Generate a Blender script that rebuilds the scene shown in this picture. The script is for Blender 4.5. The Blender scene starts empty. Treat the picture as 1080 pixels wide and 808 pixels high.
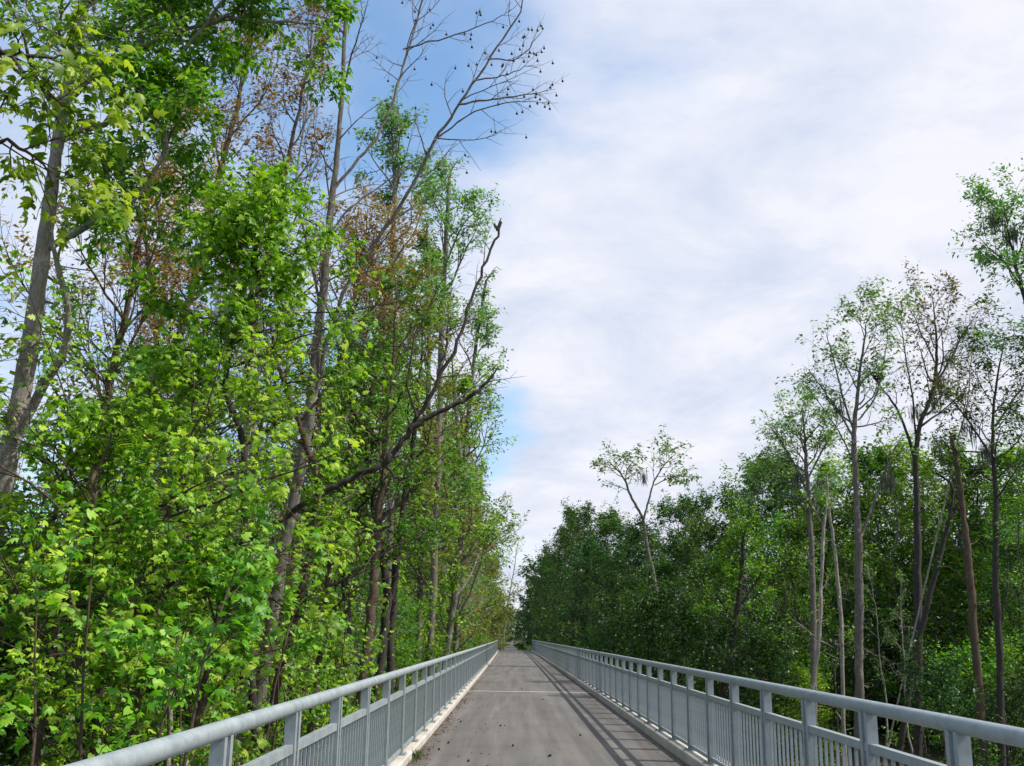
import bpy, math, random
import numpy as np
from mathutils import Vector, Matrix

rng = np.random.default_rng(11)
rnd = random.Random(5)
col = bpy.context.scene.collection
sc = bpy.context.scene

# ------------------------------------------------------------------ camera
F = 1081.0                    # focal length in pixels of a 1080 wide frame (a phone held upright)
H = 1.5
ROLL = math.radians(0.8)
_a, _b = 3.5 * math.cos(ROLL) + 267 * math.sin(ROLL), 267 * math.cos(ROLL) - 3.5 * math.sin(ROLL)
PITCH = math.atan(_b / F)
YAW = math.atan(_a / F * math.cos(PITCH))
fwd = np.array([-math.sin(YAW) * math.cos(PITCH), math.cos(YAW) * math.cos(PITCH), math.sin(PITCH)])
_r = np.array([math.cos(YAW), math.sin(YAW), 0.0])
_u = np.cross(_r, fwd)
rgt = _r * math.cos(ROLL) + _u * math.sin(ROLL)
upv = -_r * math.sin(ROLL) + _u * math.cos(ROLL)
CAM = np.array([0.0, 0.0, H])
YS = 1.333                    # the tree list counts depth in units of 1.333 m

def at(px, py, Y):
    """world point at depth Y that stands at pixel (px, py) of the photograph"""
    d = fwd + rgt * (px - 540) / F + upv * (404 - py) / F
    return CAM + d * (Y * YS / d[1])

def zc(Y, py=404):
    d = fwd + upv * (404 - py) / F
    return Y * YS / d[1]

cam_d = bpy.data.cameras.new('camera')
cam = bpy.data.objects.new('camera', cam_d)
col.objects.link(cam)
cam_d.sensor_width = 36
cam_d.lens = F / 1080 * 36
cam_d.clip_end = 3000
cam_d.clip_start = 0.05
M = Matrix(((rgt[0], upv[0], -fwd[0], CAM[0]), (rgt[1], upv[1], -fwd[1], CAM[1]), (rgt[2], upv[2], -fwd[2], CAM[2]), (0, 0, 0, 1)))
cam.matrix_world = M
sc.camera = cam

# ------------------------------------------------------------------ helpers
def tag(o, label=None, cat=None, group=None, kind=None):
    if label: o['label'] = label
    if cat: o['category'] = cat
    if group: o['group'] = group
    if kind: o['kind'] = kind
    return o

def empty(name, loc=(0, 0, 0), rz=0):
    o = bpy.data.objects.new(name, None)
    o.location = loc
    o.rotation_euler = (0, 0, rz)
    o.empty_display_size = 0.3
    col.objects.link(o)
    return o

def link(name, me, mat=None, parent=None, loc=(0, 0, 0)):
    o = bpy.data.objects.new(name, me)
    if mat is not None and len(me.materials) == 0: me.materials.append(mat)
    o.location = loc
    col.objects.link(o)
    if parent: o.parent = parent
    return o

def np_mesh(name, V, quads=None, tris=None, smooth=False):
    me = bpy.data.meshes.new(name)
    V = np.asarray(V, dtype=np.float32)
    nq = 0 if quads is None else len(quads)
    nt = 0 if tris is None else len(tris)
    me.vertices.add(len(V))
    me.vertices.foreach_set('co', V.ravel())
    loops = []
    if nq: loops.append(np.asarray(quads, dtype=np.int32).ravel())
    if nt: loops.append(np.asarray(tris, dtype=np.int32).ravel())
    loops = np.concatenate(loops)
    starts = np.concatenate([np.arange(nq) * 4, nq * 4 + np.arange(nt) * 3]).astype(np.int32)
    me.loops.add(len(loops))
    me.loops.foreach_set('vertex_index', loops)
    me.polygons.add(nq + nt)
    me.polygons.foreach_set('loop_start', starts)
    me.polygons.foreach_set('use_smooth', np.full(nq + nt, bool(smooth)))
    me.update(calc_edges=True)
    return me

class Geo:
    """collects tubes and boxes into one mesh"""
    def __init__(self): self.V, self.Q, self.T, self.n = [], [], [], 0
    def tube(self, pts, rad, sides=6, cap=True, rough=0.0):
        pts = np.asarray(pts, float); rad = np.asarray(rad, float)
        K = len(pts)
        tan = np.gradient(pts, axis=0)
        tan /= np.linalg.norm(tan, axis=1)[:, None] + 1e-9
        ref = np.array([1.0, 0.13, 0.07]) if abs(tan[0][0]) < 0.8 else np.array([0.1, 1.0, 0.1])
        a = np.cross(tan, ref); a /= np.linalg.norm(a, axis=1)[:, None] + 1e-9
        b = np.cross(tan, a)
        th = np.arange(sides) * 2 * math.pi / sides
        ring = a[:, None, :] * np.cos(th)[None, :, None] + b[:, None, :] * np.sin(th)[None, :, None]
        rr_ = rad[:, None, None]
        if rough: rr_ = rr_ * (1 + rough * rng.normal(0, 1, (K, sides, 1)) + rough * rng.normal(0, 1, (1, sides, 1)))
        V = pts[:, None, :] + ring * rr_
        self.V.append(V.reshape(-1, 3))
        i = np.arange(K - 1)[:, None] * sides; j = np.arange(sides)[None, :]; j2 = (j + 1) % sides
        q = np.stack([i + j, i + j2, i + sides + j2, i + sides + j], -1).reshape(-1, 4) + self.n
        self.Q.append(q)
        self.n += K * sides
        if cap:
            for e in (0, K - 1):
                self.V.append(pts[e][None, :])
                base = self.n - K * sides - (0 if e == 0 else 1)
                base = self.n - K * sides if e == 0 else self.n - 1 - K * sides
                r0 = base + e * sides
                jj = np.arange(sides)
                self.T.append(np.stack([r0 + jj, r0 + (jj + 1) % sides, np.full(sides, self.n)], -1))
                self.n += 1
    def box(self, x0, x1, y0, y1, z0, z1):
        V = np.array([(x, y, z) for z in (z0, z1) for y in (y0, y1) for x in (x0, x1)], float)
        q = np.array([(0, 2, 3, 1), (4, 5, 7, 6), (0, 1, 5, 4), (2, 6, 7, 3), (0, 4, 6, 2), (1, 3, 7, 5)])
        self.V.append(V); self.Q.append(q + self.n); self.n += 8
    def mesh(self, name, smooth=False):
        return np_mesh(name, np.concatenate(self.V), np.concatenate(self.Q) if self.Q else None,
                       np.concatenate(self.T) if self.T else None, smooth)

# ------------------------------------------------------------------ materials
def newmat(name):
    m = bpy.data.materials.new(name); m.use_nodes = True
    nt = m.node_tree
    return m, nt, nt.nodes, nt.links, nt.nodes['Principled BSDF']

def ramp(N, stops):
    r = N.new('ShaderNodeValToRGB')
    e = r.color_ramp.elements
    while len(e) > 1: e.remove(e[-1])
    e[0].position = stops[0][0]; e[0].color = (*stops[0][1], 1)
    for p, c in stops[1:]:
        x = e.new(p); x.color = (*c, 1)
    return r

def noise(N, L, vec, scale, detail=6, rough=0.6, dist=0.0):
    n = N.new('ShaderNodeTexNoise')
    n.inputs['Scale'].default_value = scale; n.inputs['Detail'].default_value = detail
    n.inputs['Roughness'].default_value = rough; n.inputs['Distortion'].default_value = dist
    if vec is not None: L.new(vec, n.inputs['Vector'])
    return n

def mixc(N, L, a, b, fac, mode='MIX'):
    m = N.new('ShaderNodeMix'); m.data_type = 'RGBA'; m.blend_type = mode
    for s, v in ((m.inputs[6], a), (m.inputs[7], b), (m.inputs[0], fac)):
        if hasattr(v, 'links') or hasattr(v, 'is_linked'): L.new(v, s)
        elif isinstance(v, tuple): s.default_value = (*v, 1)
        else: s.default_value = v
    return m.outputs[2]

def leaf_mat(name, c0, c1, c2, trans=0.35, rough=0.42, tcol=None):
    m, nt, N, L, P = newmat(name)
    g = N.new('ShaderNodeNewGeometry'); oi = N.new('ShaderNodeObjectInfo')
    r = ramp(N, [(0.0, c0), (0.55, c1), (1.0, c2)])
    L.new(g.outputs['Random Per Island'], r.inputs[0])
    hsv = N.new('ShaderNodeHueSaturation')
    mr = N.new('ShaderNodeMapRange'); mr.inputs[3].default_value = 0.478; mr.inputs[4].default_value = 0.518
    L.new(oi.outputs['Random'], mr.inputs[0]); L.new(mr.outputs[0], hsv.inputs['Hue'])
    mv = N.new('ShaderNodeMapRange'); mv.inputs[3].default_value = 0.8; mv.inputs[4].default_value = 1.2
    ws = N.new('ShaderNodeTexWhiteNoise'); ws.noise_dimensions = '1D'
    L.new(oi.outputs['Random'], ws.inputs['W']); L.new(ws.outputs['Value'], mv.inputs[0]); L.new(mv.outputs[0], hsv.inputs['Value'])
    L.new(r.outputs[0], hsv.inputs['Color'])
    L.new(hsv.outputs[0], P.inputs['Base Color'])
    P.inputs['Roughness'].default_value = rough
    P.inputs['Specular IOR Level'].default_value = 0.35
    t = N.new('ShaderNodeBsdfTranslucent')
    tc = mixc(N, L, hsv.outputs[0], tcol or (1.25, 1.3, 0.5), 1.0, 'MULTIPLY')
    L.new(tc, t.inputs['Color'])
    mx = N.new('ShaderNodeMixShader'); mx.inputs[0].default_value = trans
    L.new(P.outputs[0], mx.inputs[1]); L.new(t.outputs[0], mx.inputs[2])
    L.new(mx.outputs[0], N['Material Output'].inputs['Surface'])
    return m

def bark_mat(name, dark, mid, light, lichen=0.5):
    m, nt, N, L, P = newmat(name)
    tc = N.new('ShaderNodeTexCoord')
    mp = N.new('ShaderNodeMapping'); mp.inputs['Scale'].default_value = (1, 1, 0.25)
    L.new(tc.outputs['Object'], mp.inputs[0])
    n1 = noise(N, L, mp.outputs[0], 26, 9, 0.78)
    n2 = noise(N, L, tc.outputs['Object'], 3.4, 9, 0.8)
    r1 = ramp(N, [(0.3, dark), (0.6, mid)]); L.new(n1.outputs[0], r1.inputs[0])
    r2 = ramp(N, [(0.5 + 0.12 * (1 - lichen), (0, 0, 0)), (0.66, (1, 1, 1))]); L.new(n2.outputs[0], r2.inputs[0])
    c = mixc(N, L, r1.outputs[0], light, r2.outputs[0])
    L.new(c, P.inputs['Base Color']); P.inputs['Roughness'].default_value = 0.9
    b = N.new('ShaderNodeBump'); b.inputs['Strength'].default_value = 1.0; b.inputs['Distance'].default_value = 0.03
    L.new(n1.outputs[0], b.inputs['Height']); L.new(b.outputs[0], P.inputs['Normal'])
    return m

LEAF = {
    'bright': leaf_mat('leaf_bright', (.05, .15, .008), (.18, .41, .016), (.45, .65, .07), 0.46),
    'fresh':  leaf_mat('leaf_fresh', (.04, .13, .010), (.13, .32, .018), (.35, .54, .055), 0.46),
    'mid':    leaf_mat('leaf_mid', (.04, .12, .014), (.10, .24, .024), (.21, .38, .055), 0.4),
    'cool':   leaf_mat('leaf_cool', (.055, .16, .045), (.135, .31, .09), (.26, .44, .16), 0.46),
    'dark':   leaf_mat('leaf_dark', (.014, .05, .014), (.038, .108, .02), (.10, .21, .035), 0.34),
    'deep':   leaf_mat('leaf_deep', (.02, .075, .014), (.062, .165, .02), (.17, .32, .045), 0.38),
    'olive':  leaf_mat('leaf_olive', (.09, .13, .02), (.20, .26, .04), (.32, .36, .09), 0.42),
    'rust':   leaf_mat('leaf_rust', (.19, .11, .03), (.36, .25, .07), (.36, .37, .11), 0.42, tcol=(1.2, 1.0, .6)),
    'tan':    leaf_mat('leaf_tan', (.10, .09, .03), (.20, .15, .055), (.19, .25, .08), 0.36, tcol=(1.15, 1.05, .6)),
    'pale':   leaf_mat('leaf_pale', (.07, .15, .05), (.14, .27, .10), (.25, .38, .17), 0.4),
    'moss':   leaf_mat('hanging_moss', (.05, .06, .045), (.09, .10, .075), (.15, .16, .12), 0.2, 0.9, (1, 1, .9)),
    'litter': leaf_mat('dry_leaf', (.07, .03, .015), (.14, .065, .03), (.22, .12, .06), 0.1, 0.8, (1, 1, 1)),
    'grass':  leaf_mat('grass_blade', (.05, .09, .015), (.10, .15, .03), (.20, .22, .08), 0.25),
}
BARK = {
    'grey': bark_mat('bark_grey', (.045, .038, .03), (.20, .175, .15), (.40, .38, .33), 0.55),
    'pale': bark_mat('bark_pale', (.12, .105, .085), (.36, .33, .28), (.55, .52, .46), 0.75),
    'dark': bark_mat('bark_dark', (.018, .015, .012), (.06, .05, .042), (.14, .13, .11), 0.25),
    'brown': bark_mat('bark_brown', (.04, .027, .018), (.13, .09, .06), (.26, .22, .17), 0.4),
}

def metal_mat():
    m, nt, N, L, P = newmat('galvanised_paint')
    tc = N.new('ShaderNodeTexCoord')
    n1 = noise(N, L, tc.outputs['Object'], 7, 10, 0.8); n2 = noise(N, L, tc.outputs['Object'], 45, 5, 0.75)
    r = ramp(N, [(0.28, (.185, .225, .237)), (0.5, (.285, .332, .347)), (0.75, (.40, .447, .462))]); L.new(n1.outputs[0], r.inputs[0])
    c = mixc(N, L, r.outputs[0], (.22, .25, .27), 0.0)
    r2 = ramp(N, [(0.62, (0, 0, 0)), (0.72, (.35, .35, .35))]); L.new(n2.outputs[0], r2.inputs[0])
    c = mixc(N, L, r.outputs[0], (.14, .15, .15), r2.outputs[0])
    L.new(c, P.inputs['Base Color'])
    P.inputs['Metallic'].default_value = 0.08
    rr = ramp(N, [(0.3, (.42, .42, .42)), (0.7, (.6, .6, .6))]); L.new(n1.outputs[0], rr.inputs[0]); L.new(rr.outputs[0], P.inputs['Roughness'])
    return m
METAL = metal_mat()

def concrete_mat(name, a, b, c_, stain=(.2, .17, .13)):
    m, nt, N, L, P = newmat(name)
    tc = N.new('ShaderNodeTexCoord')
    n1 = noise(N, L, tc.outputs['Object'], 1.6, 8, 0.65); n2 = noise(N, L, tc.outputs['Object'], 40, 4, 0.7)
    r = ramp(N, [(0.3, a), (0.5, b), (0.7, c_)]); L.new(n1.outputs[0], r.inputs[0])
    r2 = ramp(N, [(0.35, (.75, .75, .75)), (0.65, (1.05, 1.05, 1.05))]); L.new(n2.outputs[0], r2.inputs[0])
    c = mixc(N, L, r.outputs[0], r2.outputs[0], 1.0, 'MULTIPLY')
    n3 = noise(N, L, tc.outputs['Object'], 4.5, 6, 0.75)
    r3 = ramp(N, [(0.6, (0, 0, 0)), (0.75, (.6, .6, .6))]); L.new(n3.outputs[0], r3.inputs[0])
    c = mixc(N, L, c, stain, r3.outputs[0])
    L.new(c, P.inputs['Base Color']); P.inputs['Roughness'].default_value = 0.85
    bp = N.new('ShaderNodeBump'); bp.inputs['Strength'].default_value = 0.3; bp.inputs['Distance'].default_value = 0.005
    L.new(n2.outputs[0], bp.inputs['Height']); L.new(bp.outputs[0], P.inputs['Normal'])
    return m
KERB = concrete_mat('kerb_concrete', (.42, .38, .33), (.56, .52, .46), (.66, .62, .56), (.30, .25, .19))
JOINT = concrete_mat('joint_concrete', (.40, .39, .37), (.50, .49, .47), (.58, .57, .55))

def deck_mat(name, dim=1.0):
    m, nt, N, L, P = newmat(name)
    tc = N.new('ShaderNodeTexCoord')
    mp = N.new('ShaderNodeMapping'); mp.inputs['Scale'].default_value = (1.6, 0.06, 1)
    L.new(tc.outputs['Object'], mp.inputs[0])
    streak = noise(N, L, mp.outputs[0], 2.6, 6, 0.6, 0.3)
    patch = noise(N, L, tc.outputs['Object'], 0.55, 6, 0.6, 0.4)
    grain = noise(N, L, tc.outputs['Object'], 130, 3, 0.8)
    spots = noise(N, L, tc.outputs['Object'], 5, 6, 0.7)
    d = dim
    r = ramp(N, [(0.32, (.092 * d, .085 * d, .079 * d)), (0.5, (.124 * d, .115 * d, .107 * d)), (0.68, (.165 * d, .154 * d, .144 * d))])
    L.new(streak.outputs[0], r.inputs[0])
    r2 = ramp(N, [(0.3, (.84, .84, .85)), (0.6, (1.06, 1.06, 1.06))]); L.new(patch.outputs[0], r2.inputs[0])
    c = mixc(N, L, r.outputs[0], r2.outputs[0], 1.0, 'MULTIPLY')
    r3 = ramp(N, [(0.3, (.6, .6, .6)), (0.5, (1, 1, 1)), (0.72, (1.45, 1.43, 1.4))]); L.new(grain.outputs[0], r3.inputs[0])
    c = mixc(N, L, c, r3.outputs[0], 0.8, 'MULTIPLY')
    r4 = ramp(N, [(0.60, (0, 0, 0)), (0.76, (.65, .65, .65))]); L.new(spots.outputs[0], r4.inputs[0])
    c = mixc(N, L, c, (.07, .06, .052), r4.outputs[0])
    # fine wandering cracks
    v = N.new('ShaderNodeTexVoronoi'); v.feature = 'DISTANCE_TO_EDGE'; v.inputs['Scale'].default_value = 0.45
    wob = noise(N, L, tc.outputs['Object'], 3, 4, 0.6)
    vm = N.new('ShaderNodeVectorMath'); vm.operation = 'MULTIPLY_ADD'; vm.inputs[1].default_value = (.5, .5, 0)
    L.new(wob.outputs[1], vm.inputs[0]); L.new(tc.outputs['Object'], vm.inputs[2]); L.new(vm.outputs[0], v.inputs['Vector'])
    r5 = ramp(N, [(0.0, (.55, .55, .55)), (0.006, (0, 0, 0))]); L.new(v.outputs['Distance'], r5.inputs[0])
    c = mixc(N, L, c, (.05, .045, .04), r5.outputs[0])
    L.new(c, P.inputs['Base Color']); P.inputs['Roughness'].default_value = 0.88
    bp = N.new('ShaderNodeBump'); bp.inputs['Strength'].default_value = 0.5; bp.inputs['Distance'].default_value = 0.006
    L.new(grain.outputs[0], bp.inputs['Height']); L.new(bp.outputs[0], P.inputs['Normal'])
    return m
DECK = deck_mat('weathered_asphalt')
PATH = deck_mat('trail_asphalt_shaded', 0.55)  # deck asphalt darkened all over, the shade on the far trail put into its colour

def ground_mat():
    m, nt, N, L, P = newmat('forest_floor')
    tc = N.new('ShaderNodeTexCoord')
    n1 = noise(N, L, tc.outputs['Object'], 0.7, 8, 0.7); n2 = noise(N, L, tc.outputs['Object'], 14, 6, 0.75)
    r = ramp(N, [(0.35, (.035, .026, .016)), (0.5, (.06, .05, .025)), (0.65, (.05, .08, .02))]); L.new(n1.outputs[0], r.inputs[0])
    r2 = ramp(N, [(0.3, (.5, .5, .5)), (0.7, (1.5, 1.4, 1.3))]); L.new(n2.outputs[0], r2.inputs[0])
    c = mixc(N, L, r.outputs[0], r2.outputs[0], 1.0, 'MULTIPLY')
    L.new(c, P.inputs['Base Color']); P.inputs['Roughness'].default_value = 0.95
    return m
GROUND = ground_mat()

def plain(name, c, rough=0.8):
    m, nt, N, L, P = newmat(name)
    tc = N.new('ShaderNodeTexCoord'); n1 = noise(N, L, tc.outputs['Object'], 60, 4, 0.7)
    r = ramp(N, [(0.3, tuple(x * .6 for x in c)), (0.7, tuple(x * 1.4 for x in c))]); L.new(n1.outputs[0], r.inputs[0])
    L.new(r.outputs[0], P.inputs['Base Color']); P.inputs['Roughness'].default_value = rough
    return m
SEED = plain('seed_brown', (.022, .016, .012)); NEST = plain('nest_twigs', (.03, .024, .018))

# ------------------------------------------------------------------ world and sun
ELEV, AZ = 50.0, 97.0            # azimuth clockwise from +Y
s = Vector((math.cos(math.radians(ELEV)) * math.sin(math.radians(AZ)), math.cos(math.radians(ELEV)) * math.cos(math.radians(AZ)), math.sin(math.radians(ELEV))))
sun_d = bpy.data.lights.new('sun', 'SUN'); sun_d.energy = 5.0; sun_d.angle = math.radians(0.5); sun_d.color = (1.0, 0.94, 0.85)
sun = bpy.data.objects.new('sun', sun_d); col.objects.link(sun)
sun.rotation_euler = s.to_track_quat('Z', 'Y').to_euler(); sun.location = (30, 0, 40)

w = bpy.data.worlds.new('World'); sc.world = w; w.use_nodes = True
N, L = w.node_tree.nodes, w.node_tree.links
bg = N['Background']; bg.inputs['Strength'].default_value = 0.15
sky = N.new('ShaderNodeTexSky'); sky.sky_type = 'NISHITA'; sky.sun_disc = False
sky.sun_elevation = math.radians(ELEV); sky.sun_rotation = math.radians(AZ); sky.air_density = 1.1; sky.dust_density = 0.6
tint = mixc(N, L, sky.outputs[0], (.82, 1.24, 1.46), 1.0, 'MULTIPLY'); L.new(tint, bg.inputs['Color'])
tc = N.new('ShaderNodeTexCoord')
sep = N.new('ShaderNodeSeparateXYZ'); L.new(tc.outputs['Generated'], sep.inputs[0])
def math_n(op, a, b=None, clamp=False):
    m = N.new('ShaderNodeMath'); m.operation = op; m.use_clamp = clamp
    for i, v in enumerate((a, b)):
        if v is None: continue
        if isinstance(v, (int, float)): m.inputs[i].default_value = v
        else: L.new(v, m.inputs[i])
    return m.outputs[0]
zz = math_n('ADD', math_n('MAXIMUM', sep.outputs[2], 0.0), 0.22)
cmb = N.new('ShaderNodeCombineXYZ'); L.new(math_n('DIVIDE', sep.outputs[0], zz), cmb.inputs[0]); L.new(math_n('DIVIDE', sep.outputs[1], zz), cmb.inputs[1])
cl1 = noise(N, L, cmb.outputs[0], 1.7, 9, 0.58, 0.15)
cl2 = noise(N, L, cmb.outputs[0], 2.3, 10, 0.62, 0.35)
# cloud cover thins out toward the left (-X) of the sky
thin = N.new('ShaderNodeMapRange'); thin.interpolation_type = 'SMOOTHSTEP'
thin.inputs[1].default_value = 0.10; thin.inputs[2].default_value = -0.24; thin.inputs[3].default_value = 0.30; thin.inputs[4].default_value = -0.02
L.new(sep.outputs[0], thin.inputs[0])
def hole(px, py, k, amt):
    d = fwd + rgt * (px - 540) / F + upv * (404 - py) / F; d = d / np.linalg.norm(d)
    dt = N.new('ShaderNodeVectorMath'); dt.operation = 'DOT_PRODUCT'; L.new(tc.outputs['Generated'], dt.inputs[0]); dt.inputs[1].default_value = tuple(d)
    return math_n('MULTIPLY', math_n('POWER', math_n('MAXIMUM', dt.outputs['Value'], 0.0), k), amt)
cov = math_n('ADD', cl1.outputs[0], thin.outputs[0])
cov = math_n('SUBTRACT', cov, hole(495, 45, 110, 0.36))
cov = math_n('SUBTRACT', cov, hole(536, 434, 2200, 0.33))
cov = math_n('SUBTRACT', cov, hole(515, 505, 3500, 0.2))
cov = math_n('SUBTRACT', cov, hole(690, 70, 500, 0.13))
cov = math_n('SUBTRACT', cov, hole(930, 150, 500, 0.11))
cm = N.new('ShaderNodeMapRange'); cm.interpolation_type = 'SMOOTHSTEP'; cm.inputs[1].default_value = 0.30; cm.inputs[2].default_value = 0.72; cm.inputs[3].default_value = 0.12
L.new(cov, cm.inputs[0])
crp = ramp(N, [(0.36, (.58, .645, .79)), (0.48, (.69, .725, .83)), (0.58, (.79, .80, .87)), (0.7, (.83, .83, .88))]); L.new(cl2.outputs[0], crp.inputs[0])
bgc = N.new('ShaderNodeBackground'); bgc.inputs['Strength'].default_value = 1.16; L.new(crp.outputs[0], bgc.inputs['Color'])
mxs = N.new('ShaderNodeMixShader'); L.new(cm.outputs[0], mxs.inputs[0]); L.new(bg.outputs[0], mxs.inputs[1]); L.new(bgc.outputs[0], mxs.inputs[2])
L.new(mxs.outputs[0], N['World Output'].inputs['Surface'])

# ------------------------------------------------------------------ bridge and ground
Y0, Y1 = -8.0, 110.0
LK, RK = -1.26, 2.13             # inner faces of the kerbs
LR, RR = LK - 0.11, RK + 0.11    # railing lines
def bend(Y):
    """the trail swings gently to the left"""
    Y = np.asarray(Y, float)
    return np.where(Y < 0, 0, np.where(Y < 110, -3.8e-5 * Y * Y, -.4598 - .00836 * (Y - 110)))
def sm(a, b, x):
    t = np.clip((np.asarray(x, float) - a) / (b - a), 0, 1); return t * t * (3 - 2 * t)
def path_z(Y):
    return -1.5 * sm(110, 180, Y) + 1.5 * sm(230, 430, Y)
def ground_z(X, Y):
    X = np.asarray(X, float); Y = np.asarray(Y, float)
    low = -4.0 + 0.5 * np.sin(X * .21 + 1.3) * np.sin(Y * .17) + 0.25 * np.sin(X * .63) * np.cos(Y * .51)
    low = low + (path_z(Y) + 3.2) * sm(118, 195, Y)
    dx = np.abs(X - bend(Y))
    bank = np.maximum(sm(106, 112, Y), 1 - sm(-9, -5, Y)) * (1 - sm(3.0, 12, dx))
    top = path_z(Y) - 0.06
    return low * (1 - bank) + top * bank

def strip(name, xa, xb, z0, z1, ya, yb, step=2.0, chamfer=0.0, zf=None):
    """a long box that follows the bend"""
    ys = np.linspace(ya, yb, max(2, int((yb - ya) / step) + 1))
    if chamfer:
        prof = np.array([(xa, z0), (xb, z0), (xb, z1 - chamfer), (xb - chamfer, z1), (xa + chamfer, z1), (xa, z1 - chamfer)])
    else:
        prof = np.array([(xa, z0), (xb, z0), (xb, z1), (xa, z1)])
    n = len(prof); V = []
    for y in ys:
        o = bend(y); z = zf(y) if zf else 0
        V += [(p[0] + o, y, p[1] + z) for p in prof]
    Q, T = [], []
    for i in range(len(ys) - 1):
        for j in range(n):
            k = (j + 1) % n
            Q.append((i * n + j, i * n + n + j, i * n + n + k, i * n + k))
    for b, rev in ((0, False), ((len(ys) - 1) * n, True)):
        for j in range(1, n - 1):
            t = (b, b + j, b + j + 1); T.append(t[::-1] if rev else t)
    me = np_mesh(name, V, Q, T); return me

gx = np.concatenate([np.linspace(-700, -60, 10), np.linspace(-50, 50, 101), np.linspace(60, 700, 10)])
gy = np.concatenate([np.linspace(-300, -20, 8), np.linspace(-15, 465, 200), np.linspace(490, 1800, 10)])
GX, GY = np.meshgrid(gx, gy); GZ = ground_z(GX, GY)
nx = len(gx); ii, jj = np.meshgrid(np.arange(len(gy) - 1), np.arange(nx - 1), indexing='ij')
q = np.stack([ii * nx + jj, ii * nx + jj + 1, (ii + 1) * nx + jj + 1, (ii + 1) * nx + jj], -1).reshape(-1, 4)
tag(link('ground', np_mesh('ground', np.stack([GX, GY, GZ], -1).reshape(-1, 3), q, smooth=True), GROUND), kind='structure')

deck = tag(link('bridge_deck', strip('bridge_deck', LK - .5, RK + .5, -0.45, 0.0, Y0, Y1), DECK), kind='structure')
for nm, a, b, zk in (('kerb', LK - .36, LK, -.02), ('kerb', RK, RK + .36, .02)):      # the deck drains to the left
    tag(link(nm, strip(nm, a, b, 0.004, 0.115 + zk, Y0, Y1 - .02, chamfer=0.014), KERB), kind='structure')
for y in (29.75, 68.0):
    link('expansion_joint', strip('expansion_joint', LK + .004, RK - .004, 0.002, 0.006, y - .11, y + .11, step=.22), JOINT, deck)
for y in (29.75, 68.0):
    g = Geo(); g.box(LK - .3 + bend(y), RK + .3 + bend(y), y - .35, y + .35, -5.5, -.46)
    tag(link('bridge_pier', g.mesh('bridge_pier'), KERB), kind='structure')
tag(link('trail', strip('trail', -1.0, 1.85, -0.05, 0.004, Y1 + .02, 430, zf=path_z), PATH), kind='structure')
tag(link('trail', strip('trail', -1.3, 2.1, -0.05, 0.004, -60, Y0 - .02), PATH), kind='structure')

# ---- railings
def round_bar(X, z, r, ya, yb, sides=16):
    g = Geo(); ys = np.arange(ya, yb + .01, 1.0)
    g.tube(np.stack([X + bend(ys), ys, np.full(len(ys), z)], -1), np.full(len(ys), r), sides); return g
g = Geo()
g.box(-.034, .034, -.075, -.028, .128, 1.045); g.box(-.034, .034, .028, .075, .128, 1.045); g.box(-.014, .014, -.0275, .0275, .13, 1.04)
post_me = g.mesh('post'); post_me.materials.append(METAL)
g = Geo(); g.box(-.078, .078, -.10, .10, .1155, .1275)
for bx_ in (-.058, .058):
    for by_ in (-.078, .078):
        g.tube([(bx_, by_, .127), (bx_, by_, .142)], [.011, .011], 6)
plate_me = g.mesh('base_plate'); plate_me.materials.append(METAL)
g = Geo(); g.box(-.0095, .0095, -.0095, .0095, .188, .810)
picket_me = g.mesh('picket'); picket_me.materials.append(METAL)

def railing(X, zk, first, BAY, NB, label):
    ya, yb = Y0 + .3, Y1 - .1
    root = tag(empty('railing', (X, 0, zk)), label, 'railing', 'steel railings of the footbridge')
    def kid(name, me):
        me.materials.clear(); me.materials.append(METAL)
        o = link(name, me, None, root); o.location = (-X, 0, 0); return o
    kid('top_rail', round_bar(X, 1.075, .043, ya, yb).mesh('top_rail', True))
    for y in np.arange(first + .06, yb, 6.1):        # sleeve seams of the pipe
        g = Geo(); ys = np.array([y - .006, y + .006]); g.tube(np.stack([X + bend(ys), ys, [1.075] * 2], -1), [.0440] * 2, 16)
        kid('pipe_sleeve', g.mesh('pipe_sleeve', True))
    kid('mid_rail', strip('mid_rail', X - .024, X + .024, .806, .858, ya, yb))
    kid('bottom_rail', strip('bottom_rail', X - .020, X + .020, .150, .192, ya, yb))
    y = first
    while y - BAY > ya: y -= BAY
    posts = []
    while y < yb:
        posts.append(y)
        p = link('post', post_me, None, root, (float(bend(y)), y, 0))
        link('base_plate', plate_me, None, p)
        y += BAY
    ys = [p + BAY * k / NB for p in posts for k in range(1, NB) if p + BAY * k / NB < yb]
    near = [y for y in ys if y > 4.8][:100]
    for y in near: link('picket', picket_me, None, root, (float(bend(y)), y, 0))
    g = Geo(); ns = set(near)
    for y in ys:
        if y not in ns:
            b = float(bend(y)); g.box(X + b - .0095, X + b + .0095, y - .0095, y + .0095, .188, .810)
    tag(kid('pickets', g.mesh('pickets')), kind='stuff')
    return root
def post_y(px, py, X):
    Y = 6.0
    for _ in range(30):
        x = at(px, py, Y / YS)[0]; Y *= (X + float(bend(Y))) / x
    return Y
fl = post_y(318.7, 745, LR + .036); fr = post_y(847, 740, RR - .036)
print('first posts', fl, fr)
railing(LR, -.02, fl - .075, 1.60, 11, 'sunlit pale grey pipe railing on the left kerb of the bridge')
railing(RR, .02, fr, 1.36, 10, 'shaded blue-grey pipe railing on the right kerb of the bridge')

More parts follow.
